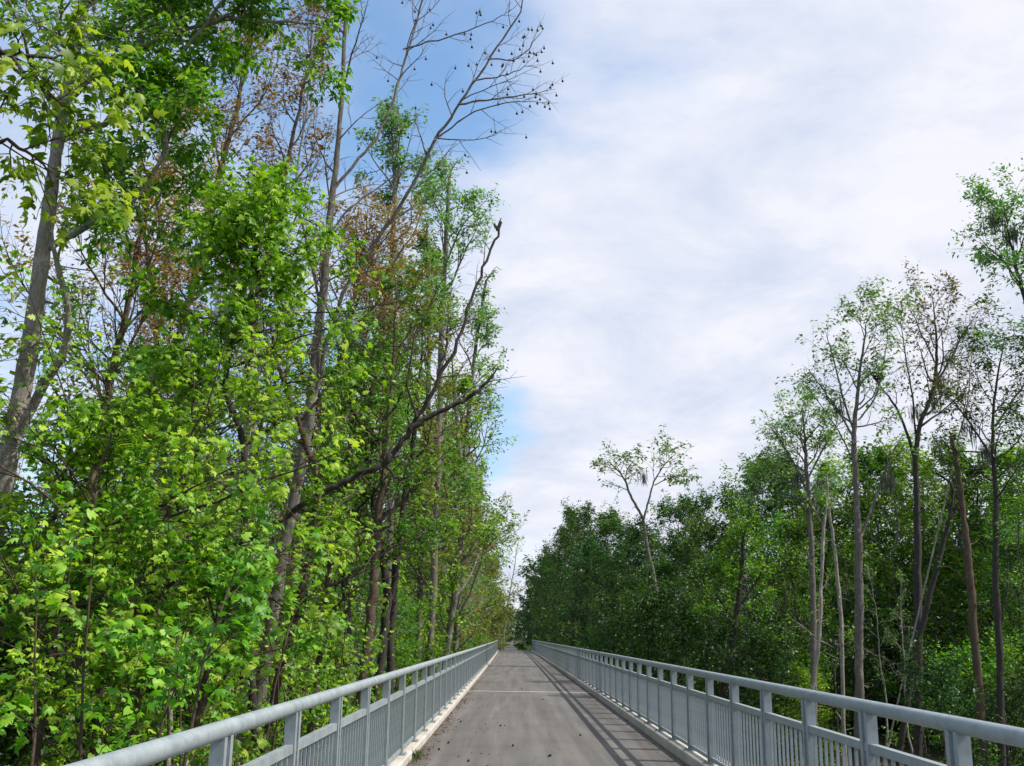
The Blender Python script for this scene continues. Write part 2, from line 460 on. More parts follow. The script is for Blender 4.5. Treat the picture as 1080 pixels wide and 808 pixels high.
# ------------------------------------------------------------------ tree maker
MAPLE_V = np.array([(0, 0, 0), (.04, .26, -.03), (.26, .50, -.10), (.36, .22, -.02), (.62, .40, -.12), (.66, .16, -.05), (1.0, 0, -.2),
                    (.66, -.16, -.05), (.62, -.40, -.12), (.36, -.22, -.02), (.26, -.50, -.10), (.04, -.26, -.03), (.34, 0, .03)])
MAPLE_T = np.array([(i, (i + 1) % 12, 12) for i in range(12)])
OVATE_V = np.array([(0, 0, 0), (.38, .27, .06), (1, 0, -.14), (.38, -.27, .06)]); OVATE_T = np.array([(0, 2, 1), (0, 3, 2)])
BLADE_V = np.array([(0, .02, 0), (0, -.02, 0), (.55, .012, .0), (1, 0, -.12)]); BLADE_T = np.array([(0, 1, 2), (0, 2, 3)])
KEEP = []      # trunks that stand free: (pixel polyline, half width, farthest depth, share of leaves removed)
def project(P):
    d = P - CAM; z = d @ fwd
    return 540 + F * (d @ rgt) / z, 404 - F * (d @ upv) / z, d[:, 1]
MOSS_V = np.array([(0, .012, 0), (0, -.012, 0), (.5, .010, .03), (1, 0, 0)])
TEMPL = {'moss': (MOSS_V, np.array([(0, 1, 2), (0, 2, 3)])), 'maple': (MAPLE_V, MAPLE_T), 'ovate': (OVATE_V, OVATE_T), 'blade': (BLADE_V, BLADE_T)}

def unit(v): return v / (np.linalg.norm(v, axis=-1, keepdims=True) + 1e-9)

class Leaves:
    def __init__(self): self.P, self.A, self.N, self.S = [], [], [], []
    def add(self, P, A, Nn, S): self.P.append(P); self.A.append(A); self.N.append(Nn); self.S.append(S)
    def count(self): return sum(len(p) for p in self.P)
    def mesh(self, name, kind, offset, clear=True):
        P = np.concatenate(self.P); A = unit(np.concatenate(self.A)); Nn = np.concatenate(self.N); S = np.concatenate(self.S)
        if clear:
            b = P[:, 0] - bend(P[:, 1])
            bad = (b > LR - .25) & (b < RR + .35) & (P[:, 2] < 4.2) & (P[:, 2] > -1.0) & (P[:, 1] < 113)
            bad |= np.linalg.norm(P - CAM, axis=1) < 3.4
            px, py, dy = project(P)
            for pl, hw, far, share in KEEP:
                pl = np.array(pl, float); o_ = np.argsort(pl[:, 1]); xx = np.interp(py, pl[o_, 1], pl[o_, 0])
                bad |= (np.abs(px - xx) < hw) & (py > pl[:, 1].min()) & (py < pl[:, 1].max()) & (dy < far * YS) & (rng.random(len(P)) < share)
            k = ~bad; P, A, Nn, S = P[k], A[k], Nn[k], S[k]
        B = unit(np.cross(Nn, A)); C = np.cross(A, B)
        tv, tt = TEMPL[kind]
        wv = rng.uniform(.55, 1.1, len(P))[:, None, None]; cv = rng.uniform(-.2, 2.4, len(P))[:, None, None]
        V = P[:, None, :] - offset + S[:, None, None] * (tv[None, :, 0, None] * A[:, None, :] + tv[None, :, 1, None] * B[:, None, :] * wv + tv[None, :, 2, None] * C[:, None, :] * cv)
        T = tt[None] + (np.arange(len(P)) * len(tv))[:, None, None]
        return np_mesh(name, V.reshape(-1, 3), None, T.reshape(-1, 3), kind == 'maple')

def catmull(pts, sub=5):
    pts = np.asarray(pts, float)
    if len(pts) < 3: sub_t = np.linspace(0, 1, sub * 2); return pts[0] + (pts[-1] - pts[0]) * sub_t[:, None]
    P = np.vstack([2 * pts[0] - pts[1], pts, 2 * pts[-1] - pts[-2]])
    out = []
    for i in range(1, len(P) - 2):
        p0, p1, p2, p3 = P[i - 1], P[i], P[i + 1], P[i + 2]
        for t in np.arange(sub) / sub:
            out.append(.5 * ((2 * p1) + (-p0 + p2) * t + (2 * p0 - 5 * p1 + 4 * p2 - p3) * t * t + (-p0 + 3 * p1 - 3 * p2 + p3) * t ** 3))
    out.append(pts[-1]); return np.array(out)

class Tree:
    """wood and leaves of one tree, grown branch by branch in world space"""
    def __init__(self, seed):
        self.r = np.random.default_rng(seed); self.W = Geo(); self.Lv = Leaves(); self.moss = []; self.tips = []
    def perp(self, d, az):
        ref = np.array([0, 0, 1.0]) if abs(d[2]) < .9 else np.array([1.0, 0, 0])
        a = unit(np.cross(d, ref)); b = np.cross(d, a)
        return a * math.cos(az) + b * math.sin(az)
    def limb(self, ctrl, sides=8, wob=0.0, sub=5):
        """an explicit limb through control points (x, y, z, radius)"""
        C = catmull(ctrl, sub); p, r = C[:, :3].copy(), np.maximum(C[:, 3], .004)
        if wob: p[1:-1] += self.r.normal(0, wob, (len(p) - 2, 3))
        r_in = np.interp(np.linspace(0, 1, len(r) * 2 - 1), np.linspace(0, 1, len(r)), r)
        p_in = np.stack([np.interp(np.linspace(0, 1, len(r) * 2 - 1), np.linspace(0, 1, len(r)), p[:, k]) for k in range(3)], -1)
        self.W.tube(p_in, r_in, sides + 2, True, .055); return p, r
    def grow(self, p, d, Ln, rad, lvl, o):
        r = self.r; n = max(3, min(7, int(Ln / .35) + 2))
        pts = [p]; wob = o.get('wob', .16); up = o.get('up', .06) if lvl > 0 else -o.get('droop', .05)
        cd = d
        for i in range(n):
            cd = unit(cd + r.normal(0, wob, 3) + np.array([0, 0, up])); pts.append(pts[-1] + cd * Ln / n)
        pts = np.array(pts); t = np.linspace(0, 1, n + 1)
        bx_ = pts[:, 0] - bend(pts[:, 1])
        if not o.get('free') and np.any((bx_ > LR - .2) & (bx_ < RR + .3) & (pts[:, 2] < 4.2) & (pts[:, 2] > -1) & (pts[:, 1] < 112)): return
        if rad > o.get('minr', .0): self.W.tube(pts, rad * (1 - .72 * t) + .0015, 5 if rad > .03 else (4 if rad > .012 else 3), cap=False)
        if lvl > 0:
            nc = o['nc'][lvl - 1]; nc = int(round(nc * r.uniform(.75, 1.25)))
            az = r.uniform(0, 6.28)
            for k in range(nc):
                tt = o.get('c0', .25) + (1 - o.get('c0', .25)) * (k + r.uniform(.2, .9)) / nc
                i = min(int(tt * n), n - 1); q = pts[i] + (pts[i + 1] - pts[i]) * (tt * n - i)
                td = unit(pts[i + 1] - pts[i])
                az += 2.4 + r.normal(0, .4)
                pd = self.perp(td, az); fl = o.get('flat', .5)
                pd = unit(pd * np.array([1, 1, 1 - fl]))
                ang = math.radians(o.get('cang', 48) + r.normal(0, 9))
                cdir = unit(td * math.cos(ang) + pd * math.sin(ang))
                self.grow(q, cdir, Ln * o.get('ratio', .55) * (1.1 - .5 * tt) * r.uniform(.7, 1.25), rad * (1 - .6 * tt) * .6, lvl - 1, o)
            self.grow(pts[-1], cd, Ln * .4, rad * .28, lvl - 1, o)
        else:
            self.tips.append(pts[-1]); self.sprig(pts, o)
    def sprig(self, pts, o):
        r = self.r; n = o.get('nl', 10)
        if n <= 0 or r.random() < o.get('gap', 0.0): return
        n = max(1, int(n * r.uniform(.6, 1.4)))
        K = len(pts) - 1; t = r.uniform(.1, 1.0, n) * K * .999; i = t.astype(int); f = (t - i)[:, None]
        P = pts[i] * (1 - f) + pts[i + 1] * f; T = unit(pts[i + 1] - pts[i])
        side = unit(np.cross(T, np.array([0, 0, 1.0])) + 1e-4) * np.where(np.arange(n) % 2 == 0, 1, -1)[:, None]
        hang = o.get('hang', .3)
        A = side * .8 + T * .55 + r.normal(0, .38, (n, 3)) + np.array([0, 0, -hang])
        Nn = np.array([0, 0, 1.0]) + r.normal(0, o.get('ntilt', .5), (n, 3)) + np.array(o.get('nface', (0, 0, 0)))
        S = o.get('size', .12) * r.uniform(.5, 1.4, n)
        self.Lv.add(P + r.normal(0, o.get('scat', .06), (n, 3)), A, Nn, S)
    def crown(self, p, rr, o, t0=.35, t1=.96, nb=18, blen=2.5, prof=None, ang=(70, 35), lvl=2, bias=(0, 0, 0), rs=.5):
        """side branches along a limb p with radii rr"""
        r = self.r; az = r.uniform(0, 6.28); K = len(p) - 1
        for k in range(nb):
            t = t0 + (t1 - t0) * (k + r.uniform(.1, .9)) / nb
            i = min(int(t * K), K - 1); q = p[i] + (p[i + 1] - p[i]) * (t * K - i); td = unit(p[i + 1] - p[i])
            az += 2.4 + r.normal(0, .5)
            u = (t - t0) / max(t1 - t0, 1e-6)
            a = math.radians(ang[0] + (ang[1] - ang[0]) * u + r.normal(0, 8))
            d = unit(td * math.cos(a) + self.perp(td, az) * math.sin(a) + np.array(bias))
            ln = blen * (prof(u) if prof else 1 - .3 * u) * r.uniform(.65, 1.3)
            self.grow(q, d, ln, min(rr[i] * rs, ln * o.get('tw', .02) + .004), lvl, o)
        self.grow(p[-1], unit(p[-1] - p[-2]), blen * .35, rr[-1], max(lvl - 1, 0), o)
    def stubs(self, p, r, n, t0=.1, t1=.8, ln=.3):
        for k in range(n):
            i = int(len(p) * self.r.uniform(t0, t1)); d = unit(self.perp(unit(p[i + 1] - p[i]), self.r.uniform(0, 6.28)) + np.array([0, 0, self.r.uniform(-.3, .6)]))
            l_ = ln * self.r.uniform(.4, 1.5); q0 = p[i] + d * r[i] * .6; m_ = q0 + d * l_ * .6 + self.r.normal(0, .03, 3)
            self.W.tube(np.array([q0, m_, m_ + d * l_ * .4 + self.r.normal(0, .06, 3)]), np.array([min(r[i] * .4, .03), .014, .004]), 5)
    def hang_moss(self, pts, n, ln, spread=.3):
        r = self.r
        for q in pts:
            P = q + r.normal(0, spread, (n, 3)) * np.array([1, 1, .7]); A = np.array([0, 0, -1.0]) + r.normal(0, .12, (n, 3))
            m_ = Leaves(); self.moss.append(m_); m_.add(P, A, r.normal(0, 1, (n, 3)), ln * r.uniform(.4, 1.3, n))

def finish(T, name, label, cat, base, bark, leaf, kind='ovate', group=None, clear=True, crown_name='crown'):
    base = np.array([base[0], base[1], base[2]])
    root = tag(empty(name, tuple(base)), label, cat, group)
    T.W.V = [v - base for v in T.W.V]
    link('trunk', T.W.mesh('trunk', True), BARK[bark], root)
    if T.Lv.P: link(crown_name, T.Lv.mesh(crown_name, kind, base, clear), LEAF[leaf], root)
    for m_ in T.moss: link('hanging_moss', m_.mesh('hanging_moss', 'moss', base, False), LEAF['moss'], root)
    return root

def px_path(pl, Y, dy=0.0, ground=True):
    """limb from pixel waypoints (x, y, width) near depth Y; carried down to the ground"""
    out = []
    n = len(pl)
    for k, (x, y, wd) in enumerate(pl):
        yy = Y + dy * k / max(n - 1, 1)
        p = at(x, y, yy); r = wd * .5 * zc(yy, y) / F
        out.append((p[0], p[1], p[2], r))
    if ground:
        a, b = np.array(out[0][:3]), np.array(out[1][:3]); d = (a - b); d = d / max(-d[2], .2)
        d[:2] = np.clip(d[:2], -.5, .5)
        gz = float(ground_z(a[0], a[1])) - .2
        drop = a[2] - gz
        if drop > .3:
            e = a + d * drop
            out.insert(0, (e[0], e[1], gz, out[0][3] * 1.18))
            out.insert(0, (e[0], e[1], gz - .3, out[0][3] * 1.45))
    return out

def copy_tree(root, loc, rz, scale, label, group):
    c = root.copy(); col.objects.link(c); c.location = loc; c.rotation_euler = (0, 0, rz); c.scale = scale
    c['label'] = label; c['group'] = group
    for ch in root.children:
        k = ch.copy(); col.objects.link(k); k.parent = c
    return c
# ================================================================== LEFT SIDE, single trees
FACE = (.45, -.3, 0)
DENSE = dict(nface=FACE, nc=(6, 6), nl=11, size=.125, cang=50, flat=.55, wob=.17, hang=.35, scat=.07)

KEEP += [([(2, 520), (30, 375), (50, 232), (64, 130)], 15, 10.4, .85), ([(20, 460), (66, 370), (70, 320), (57, 260)], 8, 10.2, .75), ([(272, 740), (290, 640), (303, 560), (322, 470), (331, 400), (338, 330), (345, 260)], 12, 13.9, .9),
         ([(395, 700), (398, 570), (404, 480)], 26, 19.8, .75), ([(280, 780), (296, 705), (318, 620), (336, 522)], 7, 11.5, .8), ([(110, 420), (125, 300)], 26, 60, .8), ([(258, 480), (238, 410), (250, 345)], 5, 9.1, .7),
         ([(332, 524), (404, 490), (440, 440), (480, 370), (505, 300), (526, 240)], 9, 48, .8), ([(432, 452), (484, 424), (517, 399)], 8, 48, .7)]
# A: the big pale trunked maple at the far left
T = Tree(1)
p, r = T.limb(px_path([(2, 520, 20), (30, 375, 18), (50, 232, 14), (66, 120, 12), (90, 0, 9), (108, -110, 8), (120, -200, 4)], 10.5), 12)
o = dict(DENSE, nl=9, size=.115, gap=.55)
T.stubs(p, r, 9)
T.crown(p, r, o, .6, 1, 13, 2.7, lambda u: 1.1 - .6 * u, (80, 40), 2, (.22, -.08, .05), .42)
p2, r2 = T.limb(px_path([(18, 462, 10), (45, 408, 10), (68, 368, 9), (71, 325, 7), (62, 285, 6), (55, 255, 4)], 10.4, -.6, False), 8)
T.crown(p2, r2, dict(o, nl=8), .6, 1, 3, 1.2, None, (70, 40), 1)
for pl in ([(50, 262, 8), (85, 240, 7), (130, 222, 6), (168, 172, 4), (190, 120, 3)], [(68, 110, 8), (110, 70, 6), (170, 40, 5), (240, 20, 4), (320, 25, 2)], [(60, 150, 7), (120, 120, 6), (190, 60, 4), (260, -30, 3)], [(90, 0, 7), (160, -30, 6), (260, -60, 4), (330, -60, 2)]):
    q, s_ = T.limb(px_path(pl, 10.5, -.3, False), 7, .02)
    T.crown(q, s_, dict(o, size=.13, nl=12, gap=.3), .12, 1, 11, 1.4, None, (70, 40), 2)
finish(T, 'maple_tree', 'tall maple with thick pale trunk leaning in at the far left edge', 'tree', at(0, 520, 10.5) * np.array([1, 1, 0]) + np.array([0, 0, -4]), 'pale', 'bright', 'ovate')

# B: sprays of big sunlit leaves that hang in at the top left corner
T = Tree(2)
b0 = np.array([-5.4, 6.2, -4.0])
p, r = T.limb([(-5.6, 6.3, -4.2, .12), (-5.5, 6.2, -1, .10), (-5.2, 6.3, 2.5, .085), (-5.0, 6.5, 5.5, .06), (-4.9, 6.6, 7.6, .03)], 8)
o = dict(nc=(4, 4), nl=7, size=.10, cang=45, flat=.7, wob=.16, hang=.5, scat=.05, up=.02, nface=FACE)
T.crown(p, r, o, .62, 1, 8, .9, None, (80, 45), 1, (-.1, -.2, .0))
for pl in ([(-80, 50, 7), (0, 52, 5), (35, 60, 4), (70, 58, 2)], [(-80, 20, 6), (0, 55, 4), (40, 88, 3), (62, 106, 2)], [(-80, 170, 6), (10, 150, 4), (50, 180, 2)]):
    q, s_ = T.limb(px_path(pl, 5.0, .2, False), 6, .01)
    T.crown(q, s_, dict(o, nl=8), .25, 1, 7, .75, None, (60, 40), 1)
finish(T, 'young_maple', 'slender maple whose large sunlit leaves hang in at the top left corner', 'tree', b0, 'brown', 'bright', 'maple')

# C: bright green clump in mid height, left of the pale double trunk
T = Tree(3)
p, r = T.limb(px_path([(262, 640, 8), (258, 560, 8), (257, 468, 7), (238, 410, 6), (247, 352, 5), (262, 290, 4), (270, 262, 3)], 9.2), 8)
o = dict(nc=(5, 6), nl=12, gap=.22, nface=FACE, size=.095, cang=50, flat=.65, wob=.16, hang=.5, scat=.06)
T.crown(p, r, o, .58, 1, 20, 1.25, lambda u: 1.15 - .35 * u, (85, 45), 2, (0, -.05, .05))
finish(T, 'young_maple', 'young maple with a dense bright green clump of leaves at mid height on the left', 'tree', at(262, 640, 9.2) * np.array([1, 1, 0]) + np.array([0, 0, -4]), 'dark', 'bright', 'maple')

# D: low maples right behind the left railing
low = [
    ([(40, 790, 9), (55, 700, 9), (80, 620, 8), (95, 560, 6), (100, 500, 4)], 7.6, 1.7, 'bright', 'low maple with pale bright leaves filling the lower left corner'),
    ([(-20, 740, 9), (10, 640, 8), (40, 580, 7), (65, 530, 5), (75, 500, 3)], 8.6, 1.9, 'fresh', 'leafy maple in front of the big pale trunk at left'),
    ([(150, 720, 8), (165, 640, 7), (175, 560, 6), (190, 500, 5), (200, 455, 3)], 8.4, 1.8, 'bright', 'low maple with sunlit spreading sprays left of the slanting thin trunk'),
    ([(205, 800, 7), (215, 720, 6), (228, 660, 5), (235, 610, 3)], 7.8, 1.1, 'bright', 'small maple sapling just outside the nearest stretch of left railing'),
    ([(110, 690, 8), (120, 600, 8), (128, 530, 6), (140, 470, 5), (150, 440, 3)], 11.5, 2.0, 'fresh', 'maple of mid height between the big pale trunk and the bright clump'),
    ([(330, 760, 7), (338, 690, 6), (345, 620, 5), (352, 575, 3)], 11.5, 1.15, 'bright', 'small yellow-green maple hanging over the railing right of the double trunk'),
    ([(205, 640, 8), (200, 560, 7), (208, 490, 5), (215, 440, 3)], 10.6, 1.6, 'fresh', 'broad young maple below the bright mid height clump'),
]
for i, (pl, Y, bl, lf, lab) in enumerate(low):
    T = Tree(20 + i)
    p, r = T.limb(px_path(pl, Y), 7, .015)
    o = dict(nc=(5, 5), nl=12, nface=FACE, size=.085, cang=52, flat=.8, wob=.15, hang=.4, scat=.05, up=.03, gap=.36)
    T.crown(p, r, o, .36, 1, 18, bl, lambda u: .75 + .5 * math.sin(u * 3) - .35 * u, (85, 50), 2, (.05, -.08, .02))
    finish(T, 'young_maple', lab, 'tree', (p[0][0], p[0][1], p[0][2]), 'brown', lf, 'maple')
# extra foliage below the railing line
for i, (px, py, Y, hh) in enumerate([(215, 805, 7.0, 2.6), (285, 760, 10, 2.8), (340, 735, 13.5, 3.0), (90, 800, 5.6, 2.6)]):
    T = Tree(40 + i); b = at(px, py, Y); Y = b[1]; b[0] = min(b[0], -2.9)
    gz = float(ground_z(b[0], b[1]))
    for k in range(5):
        a = k * 1.25; top = b[2] + hh * .45
        p, r = T.limb([(b[0] + .1 * math.cos(a), Y + .1 * math.sin(a), gz - .1, .025), (b[0] + .5 * math.cos(a), Y + .5 * math.sin(a), (gz + top) / 2, .018), (b[0] + .9 * math.cos(a), Y + .9 * math.sin(a), top - .4 * (k % 2), .006)], 5, .03)
        T.crown(p, r, dict(nc=(4, 4), nl=9, nface=FACE, size=.085, cang=50, flat=.7, hang=.35, scat=.05), .3, 1, 9, .8, None, (75, 45), 1)
    finish(T, 'shrub', ['leafy shrub crowded against the near end of the left railing', 'leafy shrub below the rail at the foot of the pale double trunk', 'leafy shrub behind the left railing near the dark trunk cluster', 'lowest leafy shrub in the bottom left corner'][i], 'shrub', (b[0], Y, gz), 'brown', ['fresh', 'fresh', 'bright', 'bright'][i], 'maple')

# E: tall bare sweetgum with seed balls
T = Tree(5)
E_Y = 14.0
p, r = T.limb(px_path([(274, 740, 13), (290, 640, 12.5), (303, 560, 12), (322, 470, 11), (331, 400, 10), (338, 330, 9), (345, 260, 8), (352, 190, 6), (360, 110, 4.6), (364, 30, 4), (368, -60, 3), (372, -160, 2)], E_Y), 12, .012)
bare = dict(nc=(5, 4), nl=0, cang=42, flat=.1, wob=.13, up=.05, ratio=.5, tw=.010)
big = [[(331, 425, 9), (348, 350, 9), (366, 300, 8), (392, 260, 7), (430, 205, 7), (458, 150, 6), (486, 108, 5), (518, 60, 4), (548, 12, 3), (560, -40, 2)],
       [(352, 200, 7), (385, 160, 6), (410, 120, 5), (425, 70, 5), (438, 30, 4), (450, -20, 3)],
       [(340, 330, 6), (322, 250, 5), (312, 200, 4), (325, 100, 3), (330, 20, 2)],
       [(345, 250, 5), (375, 215, 4), (410, 190, 3), (430, 175, 2)]]
balls = []
for k, pl in enumerate(big):
    q, s_ = T.limb(px_path([(x, y, w_ * .52) for x, y, w_ in pl], E_Y, [-.6, .5, .4, .6][k], False), 8, .012)
    n0 = len(T.tips)
    T.crown(q, s_, bare, .45 if k < 2 else .3, 1, 12 if k < 2 else 8, 1.35, None, (55, 35), 1, (0, 0, .05))
    if k < 2: balls += T.tips[n0:]
T.stubs(p, r, 9, .2, .6)
n0 = len(T.tips)
T.crown(p, r, bare, .5, 1, 18, 1.7, None, (55, 35), 2)
for pl in ([(484, 110, 4), (520, 105, 3), (556, 100, 2), (576, 96, 1)], [(458, 148, 3), (500, 118, 2.4), (540, 108, 2), (570, 108, 1)], [(515, 62, 3), (545, 62, 2), (566, 40, 1.4)], [(425, 52, 3), (470, 40, 2.5), (520, 22, 1.6), (536, 12, 1)], [(500, 85, 3), (530, 80, 2), (560, 70, 1.2)]):
    q, s_ = T.limb(px_path([(x, y, w_ * .6) for x, y, w_ in pl], E_Y - .5, 0, False), 6, .01)
    n1 = len(T.tips); T.crown(q, s_, dict(bare, nc=(4, 3)), .25, 1, 6, .55, None, (50, 35), 1); balls += T.tips[n1:]
E_base = (p[1][0], p[1][1], p[1][2])
sweet = finish(T, 'sweetgum_tree', 'tall nearly bare tree with forked pale trunk and dark seed balls on its twigs', 'tree', E_base, 'grey', 'mid')
me = bpy.data.meshes.new('seed_ball')
import bmesh
bm = bmesh.new(); bmesh.ops.create_icosphere(bm, subdivisions=2, radius=.024)
for k, v in enumerate(bm.verts): v.co *= (1.3 if k % 3 == 0 else .85)
for v in bm.verts: v.co.z -= .075
bmesh.ops.create_cone(bm, cap_ends=True, segments=4, radius1=.004, radius2=.003, depth=.06, matrix=Matrix.Translation((0, 0, -.028)))
bm.to_mesh(me); bm.free(); me.materials.append(SEED)
rnd.shuffle(balls)
for q in balls[:100]:
    link('seed_ball', me, None, sweet, (q[0] - E_base[0], q[1] - E_base[1], q[2] + .003 - E_base[2]))

# F: slender stem that crosses the double trunk
T = Tree(6)
p, r = T.limb(px_path([(280, 780, 9), (296, 705, 9), (318, 620, 8), (336, 522, 7), (320, 460, 7), (296, 392, 5), (286, 350, 3)], 11.6), 8, .01)
T.crown(p, r, dict(nc=(4, 4), nl=9, size=.09, cang=50, flat=.6, hang=.5, scat=.05), .5, 1, 14, 1.0, None, (80, 45), 1)
finish(T, 'young_maple', 'slender crooked maple stem that crosses in front of the pale forked sweetgum', 'tree', p[0], 'brown', 'fresh', 'maple')

# G: dead limb leaning out over the bridge
T = Tree(7)
p, r = T.limb(px_path([(x, y, w_ * .6) for x, y, w_ in [(60, 730, 14), (140, 650, 13), (215, 590, 12), (282, 556, 11), (332, 524, 11), (372, 503, 10), (404, 490, 11), (424, 466, 9), (446, 432, 7.5), (478, 372, 6), (497, 318, 5), (512, 276, 4.5), (526, 240, 4)]], 12.0, .4), 10, .022)
T.limb(px_path([(525, 243, 4), (529, 234, 2)], 12.4, 0, False), 5)
T.limb(px_path([(525, 243, 3.5), (521, 236, 2)], 12.4, 0, False), 5)
for pl in ([(432, 452, 9), (458, 437, 7.5), (484, 425, 6.5), (502, 414, 5.5), (517, 399, 4)], [(330, 560, 5), (372, 561, 4.5), (408, 556, 4), (412, 546, 3.5), (418, 531, 2)], [(440, 440, 4), (430, 400, 3), (440, 350, 2.4), (470, 290, 1.6)], [(462, 398, 2.2), (480, 395, 1.6), (492, 380, 1)], [(282, 367, 3), (330, 364, 2.6), (390, 366, 2), (430, 366, 1)], [(320, 330, 2.6), (370, 328, 2), (420, 318, 1.3)], [(404, 490, 5), (420, 505, 4), (436, 498, 2)]):
    q, s_ = T.limb(px_path([(x, y, w_ * .7) for x, y, w_ in pl], 12.2, 0, False), 6, .012)
    T.crown(q, s_, dict(bare, nc=(4, 3)), .2, 1, 7, .6, None, (55, 35), 1)
T.crown(p, r, dict(bare, nc=(4, 3)), .55, .97, 14, .55, None, (60, 40), 1)
finish(T, 'dead_tree', 'dead dark tree leaning right with two broken limbs reaching against the sky', 'tree', p[0], 'dark', 'mid')

# H: the dark cluster of four stems
cl = [([(366, 720, 9), (366, 640, 9), (362, 560, 8), (368, 480, 5), (375, 400, 1.5)], 20.5, 'left stem of the dark trunk cluster behind the left railing'),
      ([(384, 715, 10), (392, 640, 10), (398, 570, 9), (404, 500, 7), (414, 400, 4), (418, 300, 1.2)], 20, 'pale sided straight stem in the middle of the dark trunk cluster'),
      ([(400, 708, 9), (407, 650, 9), (406, 600, 8), (396, 545, 7), (388, 470, 4), (384, 400, 1.3)], 21, 'dark curving stem of the trunk cluster, right of the pale sided one'),
      ([(412, 700, 8), (414, 640, 8), (418, 590, 7), (428, 520, 6), (440, 430, 4), (446, 330, 1.2)], 22, 'rightmost thin stem of the dark trunk cluster')]
for i, (pl, Y, lab) in enumerate(cl):
    T = Tree(50 + i); p, r = T.limb(px_path(pl, Y), 8, .02)
    o = dict(nc=(5, 5), nl=9, nface=FACE, size=.14, cang=48, flat=.5, hang=.35, scat=.09, gap=.12)
    T.crown(p, r, o, .52, 1, 15, 2.0, lambda u: 1.1 - .5 * u, (75, 40), 2)
    finish(T, 'maple_tree', lab, 'tree', p[0], 'dark' if i != 1 else 'brown', ['fresh', 'mid', 'fresh', 'olive'][i])

# I: pale green poplars at the edge of the left wall of trees
pop = [([(452, 700, 8), (458, 600, 8), (462, 480, 7), (466, 360, 6), (470, 250, 5), (474, 188, 3)], 30, 2.2, .56, 'cool', 'slim cool green poplar whose crown stands free against the sky left of center'),
       ([(408, 640, 8), (412, 500, 7), (410, 380, 6), (414, 260, 5), (416, 180, 4), (414, 146, 2)], 28, 2.0, .60, 'cool', 'tallest slim poplar topping the left wall of trees'),
       ([(440, 690, 7), (446, 560, 6), (452, 430, 5), (452, 330, 4), (450, 250, 3)], 34, 2.0, .5, 'olive', 'slim olive tinted tree between the two poplars'),
       ([(480, 680, 6), (486, 590, 6), (490, 480, 5), (500, 380, 4), (512, 300, 3)], 36, 1.9, .42, 'cool', 'open tree with sprays of leaves against the sky right of the dead limb'),
       ([(472, 680, 7), (480, 620, 7), (488, 540, 6), (484, 470, 5), (478, 400, 3)], 33, 2.2, .35, 'fresh', 'bright green tree with a bent trunk behind the middle of the left railing'),
       ([(452, 690, 6), (458, 600, 6), (470, 540, 5), (482, 460, 3)], 42, 2.4, .25, 'rust', 'rust tinted tree near the far end of the left tree wall'),
       ([(462, 685, 6), (466, 600, 6), (474, 530, 5), (486, 455, 3)], 50, 2.6, .15, 'cool', 'rounded cool green tree behind the far part of the left railing'),
       ([(480, 680, 5), (484, 610, 5), (490, 550, 4), (498, 490, 2)], 62, 3.0, .12, 'olive', 'brownish green tree close to the far left end of the bridge'),
       ([(494, 678, 4), (496, 620, 4), (500, 570, 3), (505, 518, 2)], 78, 3.2, .1, 'olive', 'golden green tree beside the far left end of the bridge')]
for i, (pl, Y, bl, t0, lf, lab) in enumerate(pop):
    T = Tree(70 + i); p, r = T.limb(px_path(pl, Y), 8, .02)
    o = dict(nc=(5, 5), nl=10, nface=FACE, size=.15 + .001 * Y, cang=42, flat=.2, hang=.25, scat=.10, gap=.06, up=.09)
    T.crown(p, r, o, t0 * .8, .97, 19 + i, bl * 1.25, lambda u: .8 + .5 * math.sin(u * 3.0) - .55 * u, (70, 30), 2)
    finish(T, 'poplar_tree' if lf == 'cool' else 'hardwood_tree', lab, 'tree', p[0], 'grey', lf)

# K: reddish half bare trees behind
rust = [([(150, 560, 8), (160, 430, 8), (195, 330, 7), (222, 220, 6), (248, 120, 4), (262, 60, 2)], 18, 'reddish half bare tree with rusty new leaves left of the sweetgum'),
        ([(255, 500, 7), (262, 400, 7), (275, 300, 6), (298, 200, 5), (318, 100, 3), (330, 60, 2)], 19, 'reddish half bare tree with a dark leaf nest close to the sweetgum'),
        ([(100, 480, 8), (115, 400, 7), (135, 320, 6), (150, 240, 5), (175, 150, 3)], 16, 'brown twiggy tree right of the big pale trunk'),
        ([(372, 560, 6), (385, 450, 6), (400, 370, 5), (405, 320, 4), (402, 290, 2)], 24, 'rust brown tree behind the fork of the dead limb'),
        ([(180, 620, 8), (172, 500, 7), (168, 400, 6), (160, 300, 5), (150, 230, 3)], 22, 'rust leaved tree between the big pale trunk and the bright mid height clump'),
        ([(330, 560, 6), (345, 440, 6), (362, 360, 5), (376, 300, 4), (380, 260, 2)], 21, 'orange tinted tree just right of the forked sweetgum')]
for i, (pl, Y, lab) in enumerate(rust):
    T = Tree(90 + i); p, r = T.limb(px_path(pl, Y), 8, .03)
    o = dict(nc=(6, 6), nl=7, size=.13, cang=38, flat=.0, hang=.1, scat=.10, up=.1, wob=.14, gap=.2, nface=FACE, tw=.013)
    T.crown(p, r, o, .32, 1, 20, 2.6, lambda u: 1.15 - .6 * u, (50, 30), 2)
    finish(T, 'half_bare_tree', lab, 'tree', p[0], 'brown', 'rust')

